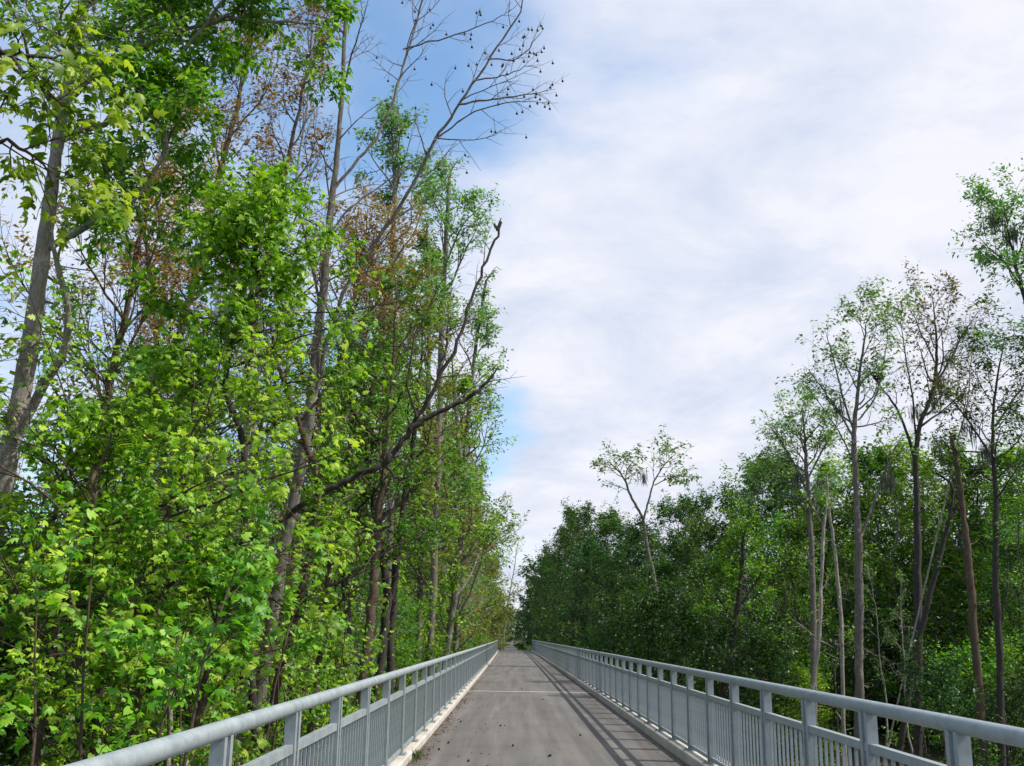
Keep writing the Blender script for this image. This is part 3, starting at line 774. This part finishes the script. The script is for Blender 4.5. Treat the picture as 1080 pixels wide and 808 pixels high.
# nests of leaves caught in the crowns
def nest(px, py, Y, R_, label):
    g = Geo(); c = at(px, py, Y)
    for k in range(70):
        d = unit(rng.normal(0, 1, 3)); e = unit(rng.normal(0, 1, 3))
        a = c + d * R_ * .55 - e * R_ * .6; b = c + d * R_ * .6 + e * R_ * .6
        g.tube(np.array([a, (a + b) / 2 + d * R_ * .3, b]) , [.012, .016, .006], 4)
    tag(link('leaf_nest', g.mesh('leaf_nest'), NEST), label, 'nest')
nest(297, 203, 19.0, .30, 'dark clump of twigs high in the reddish half bare tree at left')

# ================================================================== RIGHT SIDE, single trees
def right(seed, paths, Y, crowns, name, label, bark, leaf, o, moss=None, kind='ovate', dy=0.0):
    T = Tree(seed); ref = []
    low_ = {101: .2, 105: .13, 107: .05, 106: .06}.get(seed, .13)
    for k, pl in enumerate(paths):
        pl = [(x, y + max(0, 600 - y) * low_, w_) for x, y, w_ in pl]
        p, r = T.limb(px_path([(x, y, w_ * (.72 if k == 0 else .55) * (1 if y > 560 else .85)) for x, y, w_ in pl], Y, dy if k else 0, k == 0), 9, .012)
        ref.append((p, r))
    for (k, t0, t1, nb, bl, lvl, ang) in crowns:
        p, r = ref[k]; T.crown(p, r, o, t0, t1, nb, bl, None, ang, lvl)
    p, r = ref[0]; T.stubs(p, r, 8, .2, .75, .35)
    T.crown(p, r, dict(o, nl=min(o['nl'], 5), gap=.45, tw=.012), .2, .62, 8, .55, None, (75, 55), 0)
    if moss: T.hang_moss([at(x, y, Y + rng.uniform(-.4, .4)) for x, y, n in moss for _ in range(n + 1)], 30, .6, .13)
    return finish(T, name, label, 'tree', ref[0][0][0], bark, leaf, kind)

sp = dict(nc=(5, 5), nl=8, size=.15, cang=42, flat=.1, hang=.2, scat=.09, up=.07, gap=.2, wob=.15)
right(101, [[(702, 690, 7), (692, 620, 6), (684, 580, 5.5), (679, 540, 5), (676, 528, 4.5), (665, 503, 4), (657, 478, 3), (645, 462, 2)], [(679, 535, 4.5), (684, 510, 4), (690, 485, 3.4), (700, 465, 2.4), (706, 455, 1.5)], [(660, 485, 2.5), (662, 468, 2), (668, 458, 1)], [(690, 490, 2.5), (706, 480, 2), (722, 478, 1)]], 40,
      [(0, .80, 1, 9, 1.5, 1, (70, 40)), (1, .5, 1, 10, 1.7, 1, (60, 35)), (2, .3, 1, 5, 1.0, 1, (60, 35)), (3, .3, 1, 6, 1.1, 1, (60, 35))],
      'slender_tree', 'lone slender tree with a forked pale trunk rising above the right tree line', 'grey', 'pale', dict(sp, size=.2, nl=9), [(678, 500, 2)])
right(102, [[(906, 770, 13), (907, 690, 12), (906, 600, 12), (904, 520, 10), (901, 460, 9), (902, 420, 7), (906, 370, 5), (912, 320, 3), (914, 302, 1.5)], [(908, 560, 7), (922, 520, 6), (934, 480, 5), (946, 450, 3)], [(902, 445, 5), (885, 410, 4), (870, 385, 3), (855, 362, 2)], [(902, 440, 4.5), (890, 395, 4), (880, 350, 3), (872, 318, 1.5)], [(905, 420, 4), (922, 395, 3.5), (932, 350, 2.5), (936, 315, 1.5)], [(900, 470, 3.5), (888, 440, 3), (868, 405, 2.2), (845, 372, 1.2)]], 26.5,
      [(0, .66, 1, 14, 1.80, 2, (60, 35)), (2, .3, 1, 7, 1.20, 1, (60, 35)), (3, .3, 1, 9, 1.32, 1, (60, 35)), (4, .3, 1, 8, 1.20, 1, (60, 35)), (1, .5, 1, 4, 0.96, 1, (60, 35))],
      'cypress_tree', 'tall straight grey trunk with a thin fresh green crown on the right', 'grey', 'pale', dict(sp, size=.15, nl=6), [(935, 500, 3), (886, 425, 1)])
right(103, [[(968, 790, 14), (969, 700, 13), (968, 600, 12), (967, 520, 11), (966, 465, 10), (972, 420, 8), (984, 385, 7), (988, 340, 5), (986, 300, 3), (984, 275, 1.5)], [(966, 470, 8), (955, 430, 6), (943, 400, 5), (928, 378, 3), (915, 355, 2)], [(980, 390, 6), (1000, 350, 4), (1016, 315, 3), (1028, 295, 1.5)], [(966, 440, 5), (962, 390, 4), (955, 340, 3), (950, 300, 1.5)], [(986, 350, 4), (970, 310, 3), (962, 285, 1.5)]], 28.5,
      [(0, .6, 1, 13, 1.95, 2, (55, 30)), (2, .25, 1, 9, 1.56, 1, (55, 30)), (3, .3, 1, 9, 1.43, 1, (55, 30)), (4, .2, 1, 6, 1.17, 1, (50, 30)), (1, .4, 1, 5, 1.17, 1, (55, 30))],
      'cypress_tree', 'tall dark trunked tree with a broad twiggy crown of rusty leaves on the right', 'dark', 'tan', dict(sp, size=.15, nl=4, nc=(6, 6), gap=.3), [(990, 395, 3), (984, 420, 2), (1000, 375, 2), (965, 430, 2)])
right(104, [[(1038, 800, 12), (1030, 700, 12), (1022, 600, 11), (1016, 540, 10), (1010, 480, 9), (1004, 440, 7)], [(1014, 505, 4), (1030, 480, 2.5), (1048, 466, 1.5)], [(1008, 470, 3), (996, 462, 2), (985, 466, 1.2)], [(1024, 620, 4), (1004, 600, 2.5), (990, 596, 1.5)]], 25,
      [(1, .3, 1, 5, .5, 0, (60, 40))],
      'dead_tree', 'dead brown snag with a broken top leaning left, near the right edge', 'brown', 'mid', dict(sp, nl=0), [(990, 466, 1), (1040, 472, 1)])
right(105, [[(1130, 800, 14), (1118, 600, 13), (1106, 420, 11), (1090, 320, 8), (1076, 250, 6), (1066, 205, 4), (1062, 178, 2)], [(1092, 330, 5), (1076, 318, 4), (1058, 322, 2)], [(1080, 262, 5), (1060, 230, 4), (1044, 212, 2.5), (1036, 202, 1.5)], [(1100, 380, 5), (1120, 300, 4), (1130, 220, 2)], [(1072, 225, 4), (1082, 195, 3), (1095, 170, 2)]], 20,
      [(0, .66, 1, 12, 1.42, 2, (65, 35)), (1, .2, 1, 5, 0.83, 1, (60, 35)), (2, .3, 1, 9, 0.94, 1, (60, 35)), (3, .2, 1, 10, 1.30, 1, (60, 35)), (4, .2, 1, 8, 0.94, 1, (60, 35))],
      'oak_tree', 'tallest mossy tree reaching in from the right edge of the picture', 'dark', 'cool', dict(sp, size=.12, nl=10, gap=.15), [(1048, 225, 3), (1066, 240, 2)])
right(106, [[(1056, 780, 11), (1054, 690, 10), (1050, 600, 9), (1050, 520, 8), (1046, 460, 6), (1050, 400, 4), (1058, 350, 2)], [(1048, 480, 5), (1028, 445, 4), (1008, 415, 3), (992, 400, 1.6)], [(1050, 440, 5), (1075, 400, 4), (1100, 370, 2)], [(1050, 500, 4), (1080, 470, 3), (1110, 455, 2)], [(1046, 470, 4), (1020, 468, 3), (1000, 470, 1.5)]], 23,
      [(0, .62, 1, 13, 1.66, 2, (70, 40)), (1, .25, 1, 10, 1.28, 1, (65, 35)), (2, .2, 1, 10, 1.41, 1, (65, 35)), (3, .2, 1, 8, 1.28, 1, (65, 35)), (4, .3, 1, 5, 0.90, 1, (65, 35))],
      'oak_tree', 'dark leaved mossy oak spreading in front of the snag at the right edge', 'dark', 'dark', dict(sp, size=.13, nl=9, gap=.2), [(1020, 445, 1), (1040, 470, 1)])
right(107, [[(858, 720, 9), (857, 620, 9), (854, 540, 8), (850, 480, 6), (848, 440, 3)], [(854, 520, 5), (836, 480, 4), (822, 455, 2)], [(852, 500, 5), (872, 460, 4), (884, 440, 2)], [(853, 540, 4), (826, 500, 3), (810, 490, 1.5)]], 32,
      [(0, .7, 1, 13, 2.0, 2, (70, 35)), (1, .3, 1, 9, 1.5, 1, (60, 35)), (2, .3, 1, 9, 1.5, 1, (60, 35)), (3, .4, 1, 6, 1.1, 1, (60, 35))],
      'hardwood_tree', 'mossy tree with a rounded open crown left of the tall pair on the right', 'grey', 'cool', dict(sp, size=.16, nl=8, gap=.18), [(840, 500, 3), (866, 505, 4), (856, 530, 4)])
right(108, [[(948, 800, 9), (960, 720, 9), (978, 640, 8), (994, 575, 7), (1003, 530, 6), (1004, 500, 5), (990, 485, 3)], [(1000, 545, 4), (1012, 520, 3), (1010, 490, 2)]], 26,
      [(0, .6, 1, 8, .9, 1, (60, 40))], 'hardwood_tree', 'dark slanting tree between the rusty crowned tree and the broken snag', 'dark', 'mid', dict(sp, size=.11, nl=6))
right(109, [[(852, 760, 6), (862, 690, 6), (866, 620, 5), (868, 560, 5), (872, 520, 4)]], 26, [(0, .5, 1, 9, 1.0, 1, (60, 40))], 'slender_tree', 'pale thin trunk just left of the tall grey trunk on the right', 'pale', 'fresh', dict(sp, size=.12, nl=5))
right(110, [[(888, 700, 6), (886, 640, 6), (880, 580, 5), (874, 520, 4), (872, 490, 4)]], 27, [], 'dead_tree', 'short pale broken stem leaning left beside the tall grey trunk', 'pale', 'fresh', sp)
right(111, [[(756, 760, 8), (770, 690, 8), (778, 640, 8), (782, 600, 6), (784, 560, 4)], [(780, 640, 5), (800, 610, 4), (812, 580, 2)], [(778, 660, 4), (758, 630, 3), (745, 600, 2)]], 34,
      [(0, .5, 1, 12, 1.8, 2, (70, 40)), (1, .3, 1, 7, 1.3, 1, (60, 40)), (2, .3, 1, 7, 1.3, 1, (60, 40))], 'hardwood_tree', 'forked dark tree with yellow-green leaves behind the middle of the right railing', 'dark', 'fresh', dict(sp, size=.16, nl=8, gap=.1))
right(112, [[(1012, 440, 3), (1020, 400, 2.6), (1024, 350, 2), (1028, 310, 1.2)], [(1018, 410, 2), (1030, 370, 1.5), (1034, 330, 1)]], 26, [(0, .2, 1, 9, 1.3, 1, (35, 25)), (1, .2, 1, 6, .9, 1, (35, 25))], 'bare_tree', 'bare twiggy tree top right of the rusty crown', 'pale', 'rust', dict(sp, nl=0, gap=0, nc=(5, 4)))
nest(927, 398, 26.5, .19, 'dark clump of twigs in the fork of the fresh green tall tree')

# ================================================================== FOREST
def proto(seed, Hh, bark, leaf, t0, bl, size, nb, ang=(75, 35), nl=9, lean=.4, prof=None, nc=(5, 5), gap=.12, rad=.16, flat=.35):
    T = Tree(seed); r_ = T.r
    x = y = 0.0; pts = [(0, 0, -.5, rad * 1.35), (0, 0, 0, rad * 1.15)]
    for k in range(1, 6):
        x += r_.normal(0, lean * .5); y += r_.normal(0, lean * .5); pts.append((x, y, Hh * k / 5, rad * (1 - .175 * k)))
    p, r = T.limb(pts, 8, .02)
    o = dict(free=True, nc=nc, nl=nl, size=size, cang=48, flat=flat, hang=.3, scat=.11, gap=gap, up=.07)
    T.crown(p, r, o, t0, 1, nb, bl, prof or (lambda u: .75 + .55 * math.sin(u * 2.9) - .45 * u), ang, 2)
    return T, bark, leaf

PROTO = {}
def add_proto(key, **k):
    T, bark, leaf = proto(**k); tw = T.W.mesh('trunk', True); tw.materials.append(BARK[bark])
    cw = T.Lv.mesh('crown', 'ovate', np.zeros(3), False); cw.materials.append(LEAF[leaf]); PROTO[key] = (tw, cw, k['Hh'])
    print(key, T.Lv.count())
add_proto('L0', seed=201, Hh=14, bark='grey', leaf='fresh', t0=.25, bl=3.2, size=.19, nb=24)
add_proto('L1', seed=202, Hh=15, bark='grey', leaf='mid', t0=.3, bl=3.0, size=.19, nb=24)
add_proto('L2', seed=203, Hh=14, bark='pale', leaf='cool', t0=.35, bl=2.7, size=.18, nb=22, ang=(60, 30))
add_proto('L3', seed=204, Hh=13, bark='brown', leaf='olive', t0=.3, bl=2.8, size=.17, nb=22, nl=6, gap=.25)
add_proto('L4', seed=205, Hh=14, bark='brown', leaf='rust', t0=.35, bl=2.6, size=.15, nb=22, ang=(50, 28), nl=6, gap=.3)
add_proto('R0', seed=211, Hh=12, bark='dark', leaf='dark', t0=.12, bl=3.5, size=.23, nb=26, nl=11, gap=.05)
add_proto('R1', seed=212, Hh=12, bark='dark', leaf='deep', t0=.15, bl=3.3, size=.22, nb=25, nl=10, gap=.08)
add_proto('R2', seed=213, Hh=13, bark='grey', leaf='fresh', t0=.2, bl=3.1, size=.21, nb=24, nl=9)
add_proto('F0', seed=241, Hh=13, bark='dark', leaf='dark', t0=.05, bl=3.8, size=.48, nb=24, nl=7, gap=.0)
add_proto('F1', seed=242, Hh=13, bark='grey', leaf='olive', t0=.08, bl=3.5, size=.38, nb=24, nl=7, gap=.05)
add_proto('U0', seed=221, Hh=5, bark='brown', leaf='fresh', t0=.08, bl=1.7, size=.14, nb=20, nl=8, rad=.05, nc=(4, 5), flat=.6)
add_proto('U1', seed=222, Hh=4, bark='brown', leaf='bright', t0=.05, bl=1.6, size=.13, nb=18, nl=8, rad=.04, nc=(4, 5), flat=.6)
add_proto('U2', seed=223, Hh=5, bark='dark', leaf='dark', t0=.05, bl=1.9, size=.16, nb=20, nl=9, rad=.05, nc=(4, 5), flat=.5)
add_proto('S0', seed=231, Hh=12, bark='pale', leaf='pale', t0=.55, bl=1.3, size=.15, nb=10, nl=2, rad=.08, gap=.5)
add_proto('S1', seed=232, Hh=11, bark='dark', leaf='mid', t0=.6, bl=1.2, size=.15, nb=9, nl=3, rad=.09, gap=.4)

KIND = {'L0': 'hardwood_tree', 'L1': 'hardwood_tree', 'L2': 'poplar_tree', 'L3': 'hardwood_tree', 'L4': 'half_bare_tree', 'R0': 'oak_tree', 'R1': 'hardwood_tree',
        'R2': 'hardwood_tree', 'F0': 'oak_tree', 'F1': 'hardwood_tree', 'U0': 'shrub', 'U1': 'shrub', 'U2': 'shrub', 'S0': 'slender_tree', 'S1': 'slender_tree'}
TEXT = {'L0': 'green leafy', 'L1': 'darker green', 'L2': 'cool green', 'L3': 'olive tinted', 'L4': 'rusty half bare', 'R0': 'dense dark green', 'R1': 'mid green', 'R2': 'light green',
        'F0': 'distant dark', 'F1': 'distant golden green', 'U0': 'green leafy', 'U1': 'yellow-green', 'U2': 'dark green', 'S0': 'thin pale trunked', 'S1': 'thin dark trunked'}
def plant(key, X, Y, hgt, where, wide=None, z=None):
    tw, cw, H0 = PROTO[key]; k = hgt / H0; wd = wide if wide else k * rnd.uniform(.9, 1.15)
    Y = Y * YS
    gz = float(ground_z(X, Y)) if z is None else z
    cat = 'shrub' if key[0] == 'U' else 'tree'
    root = tag(empty(KIND[key], (X, Y, gz), rnd.uniform(0, 6.28)), TEXT[key] + (' shrub ' if cat == 'shrub' else ' tree ') + where, cat, TEXT[key] + (' shrubs ' if cat == 'shrub' else ' trees ') + where)
    if key[0] == 'U' and wide and wide < 1: wd = wide * 1.6
    root.scale = (wd, wd, k)
    link('trunk', tw, None, root); link('crown', cw, None, root)
    return root

def top_at(key, px, py, Y, where, dx=0.0, wide=None):
    q = at(px, py, Y); X = q[0] + dx; gz = float(ground_z(X, Y * YS))
    return plant(key, X, Y, (q[2] - gz) * .93, where, wide)

# --- left wall of trees, nearest rows
WL = 'crowded in the wooded left side behind the railing'
for i in range(40):
    Y = rnd.uniform(15, 62); X = -rnd.uniform(7.5, 12) if i < 18 else -rnd.uniform(12, 30)
    if Y < 20 and X > -8.5: X -= 2.5
    plant(rnd.choice(['L0', 'L2', 'L2', 'L3', 'L4', 'L3', 'L4', 'L4']), X, Y, rnd.uniform(9.5, 14), WL)
for i in range(5):
    plant(rnd.choice(['L4', 'L1', 'L3']), -rnd.uniform(9, 16), rnd.uniform(6, 13), rnd.uniform(11, 16), WL)
for i in range(16):
    plant(rnd.choice(['S0', 'S1', 'S0']), -rnd.uniform(4.6, 9), rnd.uniform(13, 50), rnd.uniform(10, 15), WL)
for i in range(30):
    Y = rnd.uniform(15, 80); plant(rnd.choice(['U0', 'U1', 'U0', 'U2']), -rnd.uniform(4.6, 8), Y, rnd.uniform(3.4, 6), WL)
for i in range(10):
    plant(rnd.choice(['U0', 'U2']), -rnd.uniform(7, 13), rnd.uniform(8, 16), rnd.uniform(4, 6.5), WL)
for i in range(26):
    Y = rnd.uniform(24, 84); plant(rnd.choice(['L0', 'L2', 'L3', 'U0', 'U1']), -rnd.uniform(4.4, 5.4), Y, rnd.uniform(4.5, 8.5), WL, rnd.uniform(.55, .75))
for i in range(16):
    plant('U2', -rnd.uniform(7.5, 12), rnd.uniform(7, 22), rnd.uniform(5, 7.5), WL, 1.5)
# edge of the left wall that recedes along the bridge
for key, px, py, Y in [('L2', 505, 452, 46), ('L3', 510, 470, 56), ('L0', 490, 480, 40), ('L4', 517, 500, 66), ('L3', 520, 525, 74), ('L2', 512, 515, 60), ('L0', 470, 430, 40), ('L1', 440, 380, 34), ('L2', 425, 330, 36)]:
    top_at(key, px, py, Y, WL, -2.2)
# --- far trees along both sides of the trail beyond the bridge
WF = 'lining the trail beyond the far end of the bridge'
for key, px, py, Y in [('L3', 527, 540, 90), ('F1', 528, 570, 104), ('F1', 530, 590, 125), ('F1', 531, 602, 145), ('F1', 533, 622, 175), ('F1', 534, 630, 205), ('F0', 536, 640, 240), ('F1', 515, 560, 100), ('F1', 510, 590, 120)]:
    top_at(key, px, py, Y, WF, -2.6)
for i in range(26):
    Y = rnd.uniform(92, 300); side = -1 if i % 2 else 1
    X = float(bend(Y * YS)) + side * rnd.uniform(7, 26); plant(rnd.choice(['F1', 'L1', 'L3', 'F1', 'R1'] if side < 0 else ['F0', 'F0', 'R1']), X, Y, rnd.uniform(11, 15), WF)
for key, px, py, Y, dx in [('F0', 538, 652, 270, 0), ('F0', 546, 660, 300, 0), ('F0', 552, 645, 230, 1.0), ('F0', 556, 632, 200, 1.6), ('F0', 558, 612, 165, 2), ('F0', 560, 590, 140, 2.4), ('R0', 568, 562, 120, 2.8), ('R1', 582, 545, 106, 2.4), ('R0', 600, 541, 96, 2), ('R0', 575, 590, 112, 2), ('R1', 622, 548, 92, 2)]:
    top_at(key, px, py, Y, WF, dx)
for i in range(16):
    plant('F0', -22 + i * 2.6 + rnd.uniform(-1, 1), rnd.uniform(300, 350), rnd.uniform(8, 12), 'closing the view at the end of the trail')
for i in range(16):
    Y = rnd.uniform(90, 170); side = -1 if i % 2 else 1
    plant(rnd.choice(['U0', 'U2', 'U2']), float(bend(Y * YS)) + .4 + side * rnd.uniform(3.9, 6.5), Y, rnd.uniform(1.6, 3.6), WF)
T = Tree(140); p, r = T.limb(px_path([(531, 674, 1.6), (536, 635, 1.3), (542, 600, 1.0), (546, 575, .6)], 110), 6, .03)
T.crown(p, r, dict(bare, nc=(5, 4), tw=.012), .3, 1, 14, 3.0, None, (55, 35), 1)
finish(T, 'bare_tree', 'pale leafless tree in the bright gap above the far end of the trail', 'tree', p[0], 'pale', 'rust')
# --- right wall
for px, py, Y in [(694, 625, 37), (680, 640, 38), (712, 640, 36), (660, 648, 40)]:
    top_at('U2', px, py, Y, 'in the shaded wood behind the right railing', .2, 1.2)
WR = 'in the shaded wood behind the right railing'
for key, px, py, Y in [('R1', 640, 556, 84), ('R0', 655, 562, 78), ('R0', 680, 556, 74), ('R1', 705, 540, 70), ('R1', 735, 532, 66), ('R0', 762, 524, 60), ('R2', 790, 497, 56), ('R1', 812, 492, 54), ('R0', 835, 500, 50), ('R2', 865, 495, 48),
                       ('R1', 900, 490, 46), ('R2', 935, 478, 44), ('R2', 962, 490, 44), ('R2', 1000, 478, 42), ('R1', 1035, 490, 42), ('R2', 1070, 480, 40), ('R1', 1110, 470, 40), ('R0', 600, 560, 84), ('R0', 625, 575, 76), ('R0', 660, 585, 68),
                       ('R0', 700, 570, 58), ('R1', 735, 560, 52), ('R1', 690, 600, 54), ('R0', 640, 610, 62), ('R2', 815, 555, 42), ('R1', 840, 560, 40), ('R1', 745, 600, 42)]:
    top_at(key, px, py, Y, WR, 0.4)
for i in range(26):
    Y = rnd.uniform(34, 75); X = 9 + (75 - Y) * .14 + rnd.uniform(5, 26); plant(rnd.choice(['R0', 'R1', 'R2', 'L3', 'L0']), X, Y, rnd.uniform(9, 11.5), WR)
for px in (870, 905, 940, 975, 1010, 1045, 1080):
    top_at(rnd.choice(['R1', 'R2', 'R0']), px, 525 + rnd.uniform(-12, 12), 50 + rnd.uniform(-4, 4), WR, 0.4, 1.15)
for i in range(26):
    X = 20 + i * 1.55; Y = 62 - i * .75 + rnd.uniform(-3, 3); plant(rnd.choice(['R0', 'R1']), X, Y, rnd.uniform(8.5, 11), WR, 1.0)
for i in range(22):
    X = 16 + i * 1.5; Y = 52 - i * .8 + rnd.uniform(-3, 3); plant('U2', X, Y, rnd.uniform(4.5, 7), WR, 1.5)
for i in range(26):
    Y = rnd.uniform(20, 60); X = rnd.uniform(8.5, 13) + max(0, 40 - Y) * .18 + rnd.uniform(0, 6); plant(rnd.choice(['S0', 'S1', 'S1']), X, Y, rnd.uniform(7, 11), WR)
for i in range(40):
    Y = rnd.uniform(19, 80); X = 6.2 + max(0, 42 - Y) * .13 + rnd.uniform(0, 11); plant(rnd.choice(['U0', 'U2', 'U2', 'U2', 'U2', 'U2']), X, Y, rnd.uniform(3, 5.5), WR)

# ================================================================== small things
def on_deck(px, py, z=0.0):
    d = fwd + rgt * (px - 540) / F + upv * (404 - py) / F
    return CAM + d * ((z - H) / d[2])
bm = bmesh.new(); bmesh.ops.create_icosphere(bm, subdivisions=2, radius=.016)
for k, v in enumerate(bm.verts): v.co *= (1.35 if k % 3 == 0 else .85)
me = bpy.data.meshes.new('seed_ball'); bm.to_mesh(me); bm.free(); me.materials.append(SEED)
for px, py in [(494, 802), (473, 783), (486, 761), (572.6, 737.5), (550.7, 726.4), (580.5, 796.5), (579.2, 797), (541, 786), (463, 790), (476, 752), (490, 741), (612, 775), (528, 765), (515, 712), (560, 716)]:
    q = on_deck(px, py, .016); o_ = link('fallen_seed_ball', me, None, None, tuple(q))
    tag(o_, 'dark spiky seed ball lying on the grey bridge deck', 'seed ball', 'seed balls scattered on the deck')

# leaf litter along the kerbs
Lv = Leaves(); n = 2600
Y = 3.2 + rng.gamma(1.6, 11, n); Y = Y[Y < 108]; n = len(Y)
cl_ = .55 + .45 * np.sin(Y * 1.7) * np.sin(Y * .63 + 1)
keep = rng.random(n) < cl_; Y = Y[keep]; n = len(Y)
X = LK + .02 + np.abs(rng.normal(0, .10, n)) + (rng.random(n) < .12) * rng.uniform(0, 1.0, n) + bend(Y)
P = np.stack([X, Y, .004 + rng.random(n) * .02], -1)
Lv.add(P, np.stack([rng.normal(0, 1, n), rng.normal(0, 1, n), rng.normal(0, .15, n)], -1), np.array([0, 0, 1.0]) + rng.normal(0, .35, (n, 3)), rng.uniform(.018, .055, n))
n = 500; Y = 4 + rng.gamma(1.6, 12, n); X = RK - .02 - np.abs(rng.normal(0, .09, n)) + bend(Y)
Lv.add(np.stack([X, Y, .004 + rng.random(n) * .015], -1), np.stack([rng.normal(0, 1, n), rng.normal(0, 1, n), rng.normal(0, .15, n)], -1), np.array([0, 0, 1.0]) + rng.normal(0, .35, (n, 3)), rng.uniform(.015, .045, n))
tag(link('leaf_litter', Lv.mesh('leaf_litter', 'ovate', np.zeros(3), False), LEAF['litter']), 'brown dry leaf litter gathered along the foot of the kerbs', 'leaf litter', kind='stuff')

def tuft(loc, n, hgt, label):
    Lv = Leaves(); P = np.array(loc) + np.stack([rng.normal(0, .03, n), rng.normal(0, .05, n), np.zeros(n)], -1)
    Lv.add(P, np.stack([rng.normal(0, .45, n), rng.normal(0, .45, n), np.ones(n)], -1), rng.normal(0, 1, (n, 3)), hgt * rng.uniform(.5, 1.2, n))
    tag(link('weed_tuft', Lv.mesh('weed_tuft', 'blade', np.zeros(3), False), LEAF['grass']), label, 'weed')
tuft((LK + .05, 13.0, .002), 40, .07, 'thin dry weed tuft at the left kerb halfway to the joint')
q = on_deck(440, 800); tuft((LK + .05, q[1], .002), 120, .11, 'yellow-green weed tuft growing at the foot of the near left kerb')

# grass verges beyond the bridge
Lv = Leaves(); n = 15000
Y = rng.uniform(110.4, 330, n); sd = np.where(rng.random(n) < .5, -1, 1)
X = bend(Y) + .42 + sd * (1.6 + np.abs(rng.normal(0, 1.2, n)))
P = np.stack([X, Y, ground_z(X, Y)], -1)
Lv.add(P, np.stack([rng.normal(0, .4, n), rng.normal(0, .4, n), np.ones(n)], -1), rng.normal(0, 1, (n, 3)), rng.uniform(.2, .6, n))
tag(link('verge_grass', Lv.mesh('verge_grass', 'blade', np.zeros(3), False), LEAF['grass']), 'tall yellow-green grass along the trail beyond the bridge', 'grass', kind='stuff')

# ------------------------------------------------------------------ render settings
sc.view_settings.view_transform = 'Standard'; sc.view_settings.look = 'None'; sc.view_settings.exposure = 0
sc.render.engine = 'CYCLES'
sc.cycles.max_bounces = 7; sc.cycles.diffuse_bounces = 4; sc.cycles.transmission_bounces = 4; sc.cycles.glossy_bounces = 2
sc.cycles.use_denoising = True
sc.cycles.caustics_reflective = False; sc.cycles.caustics_refractive = False
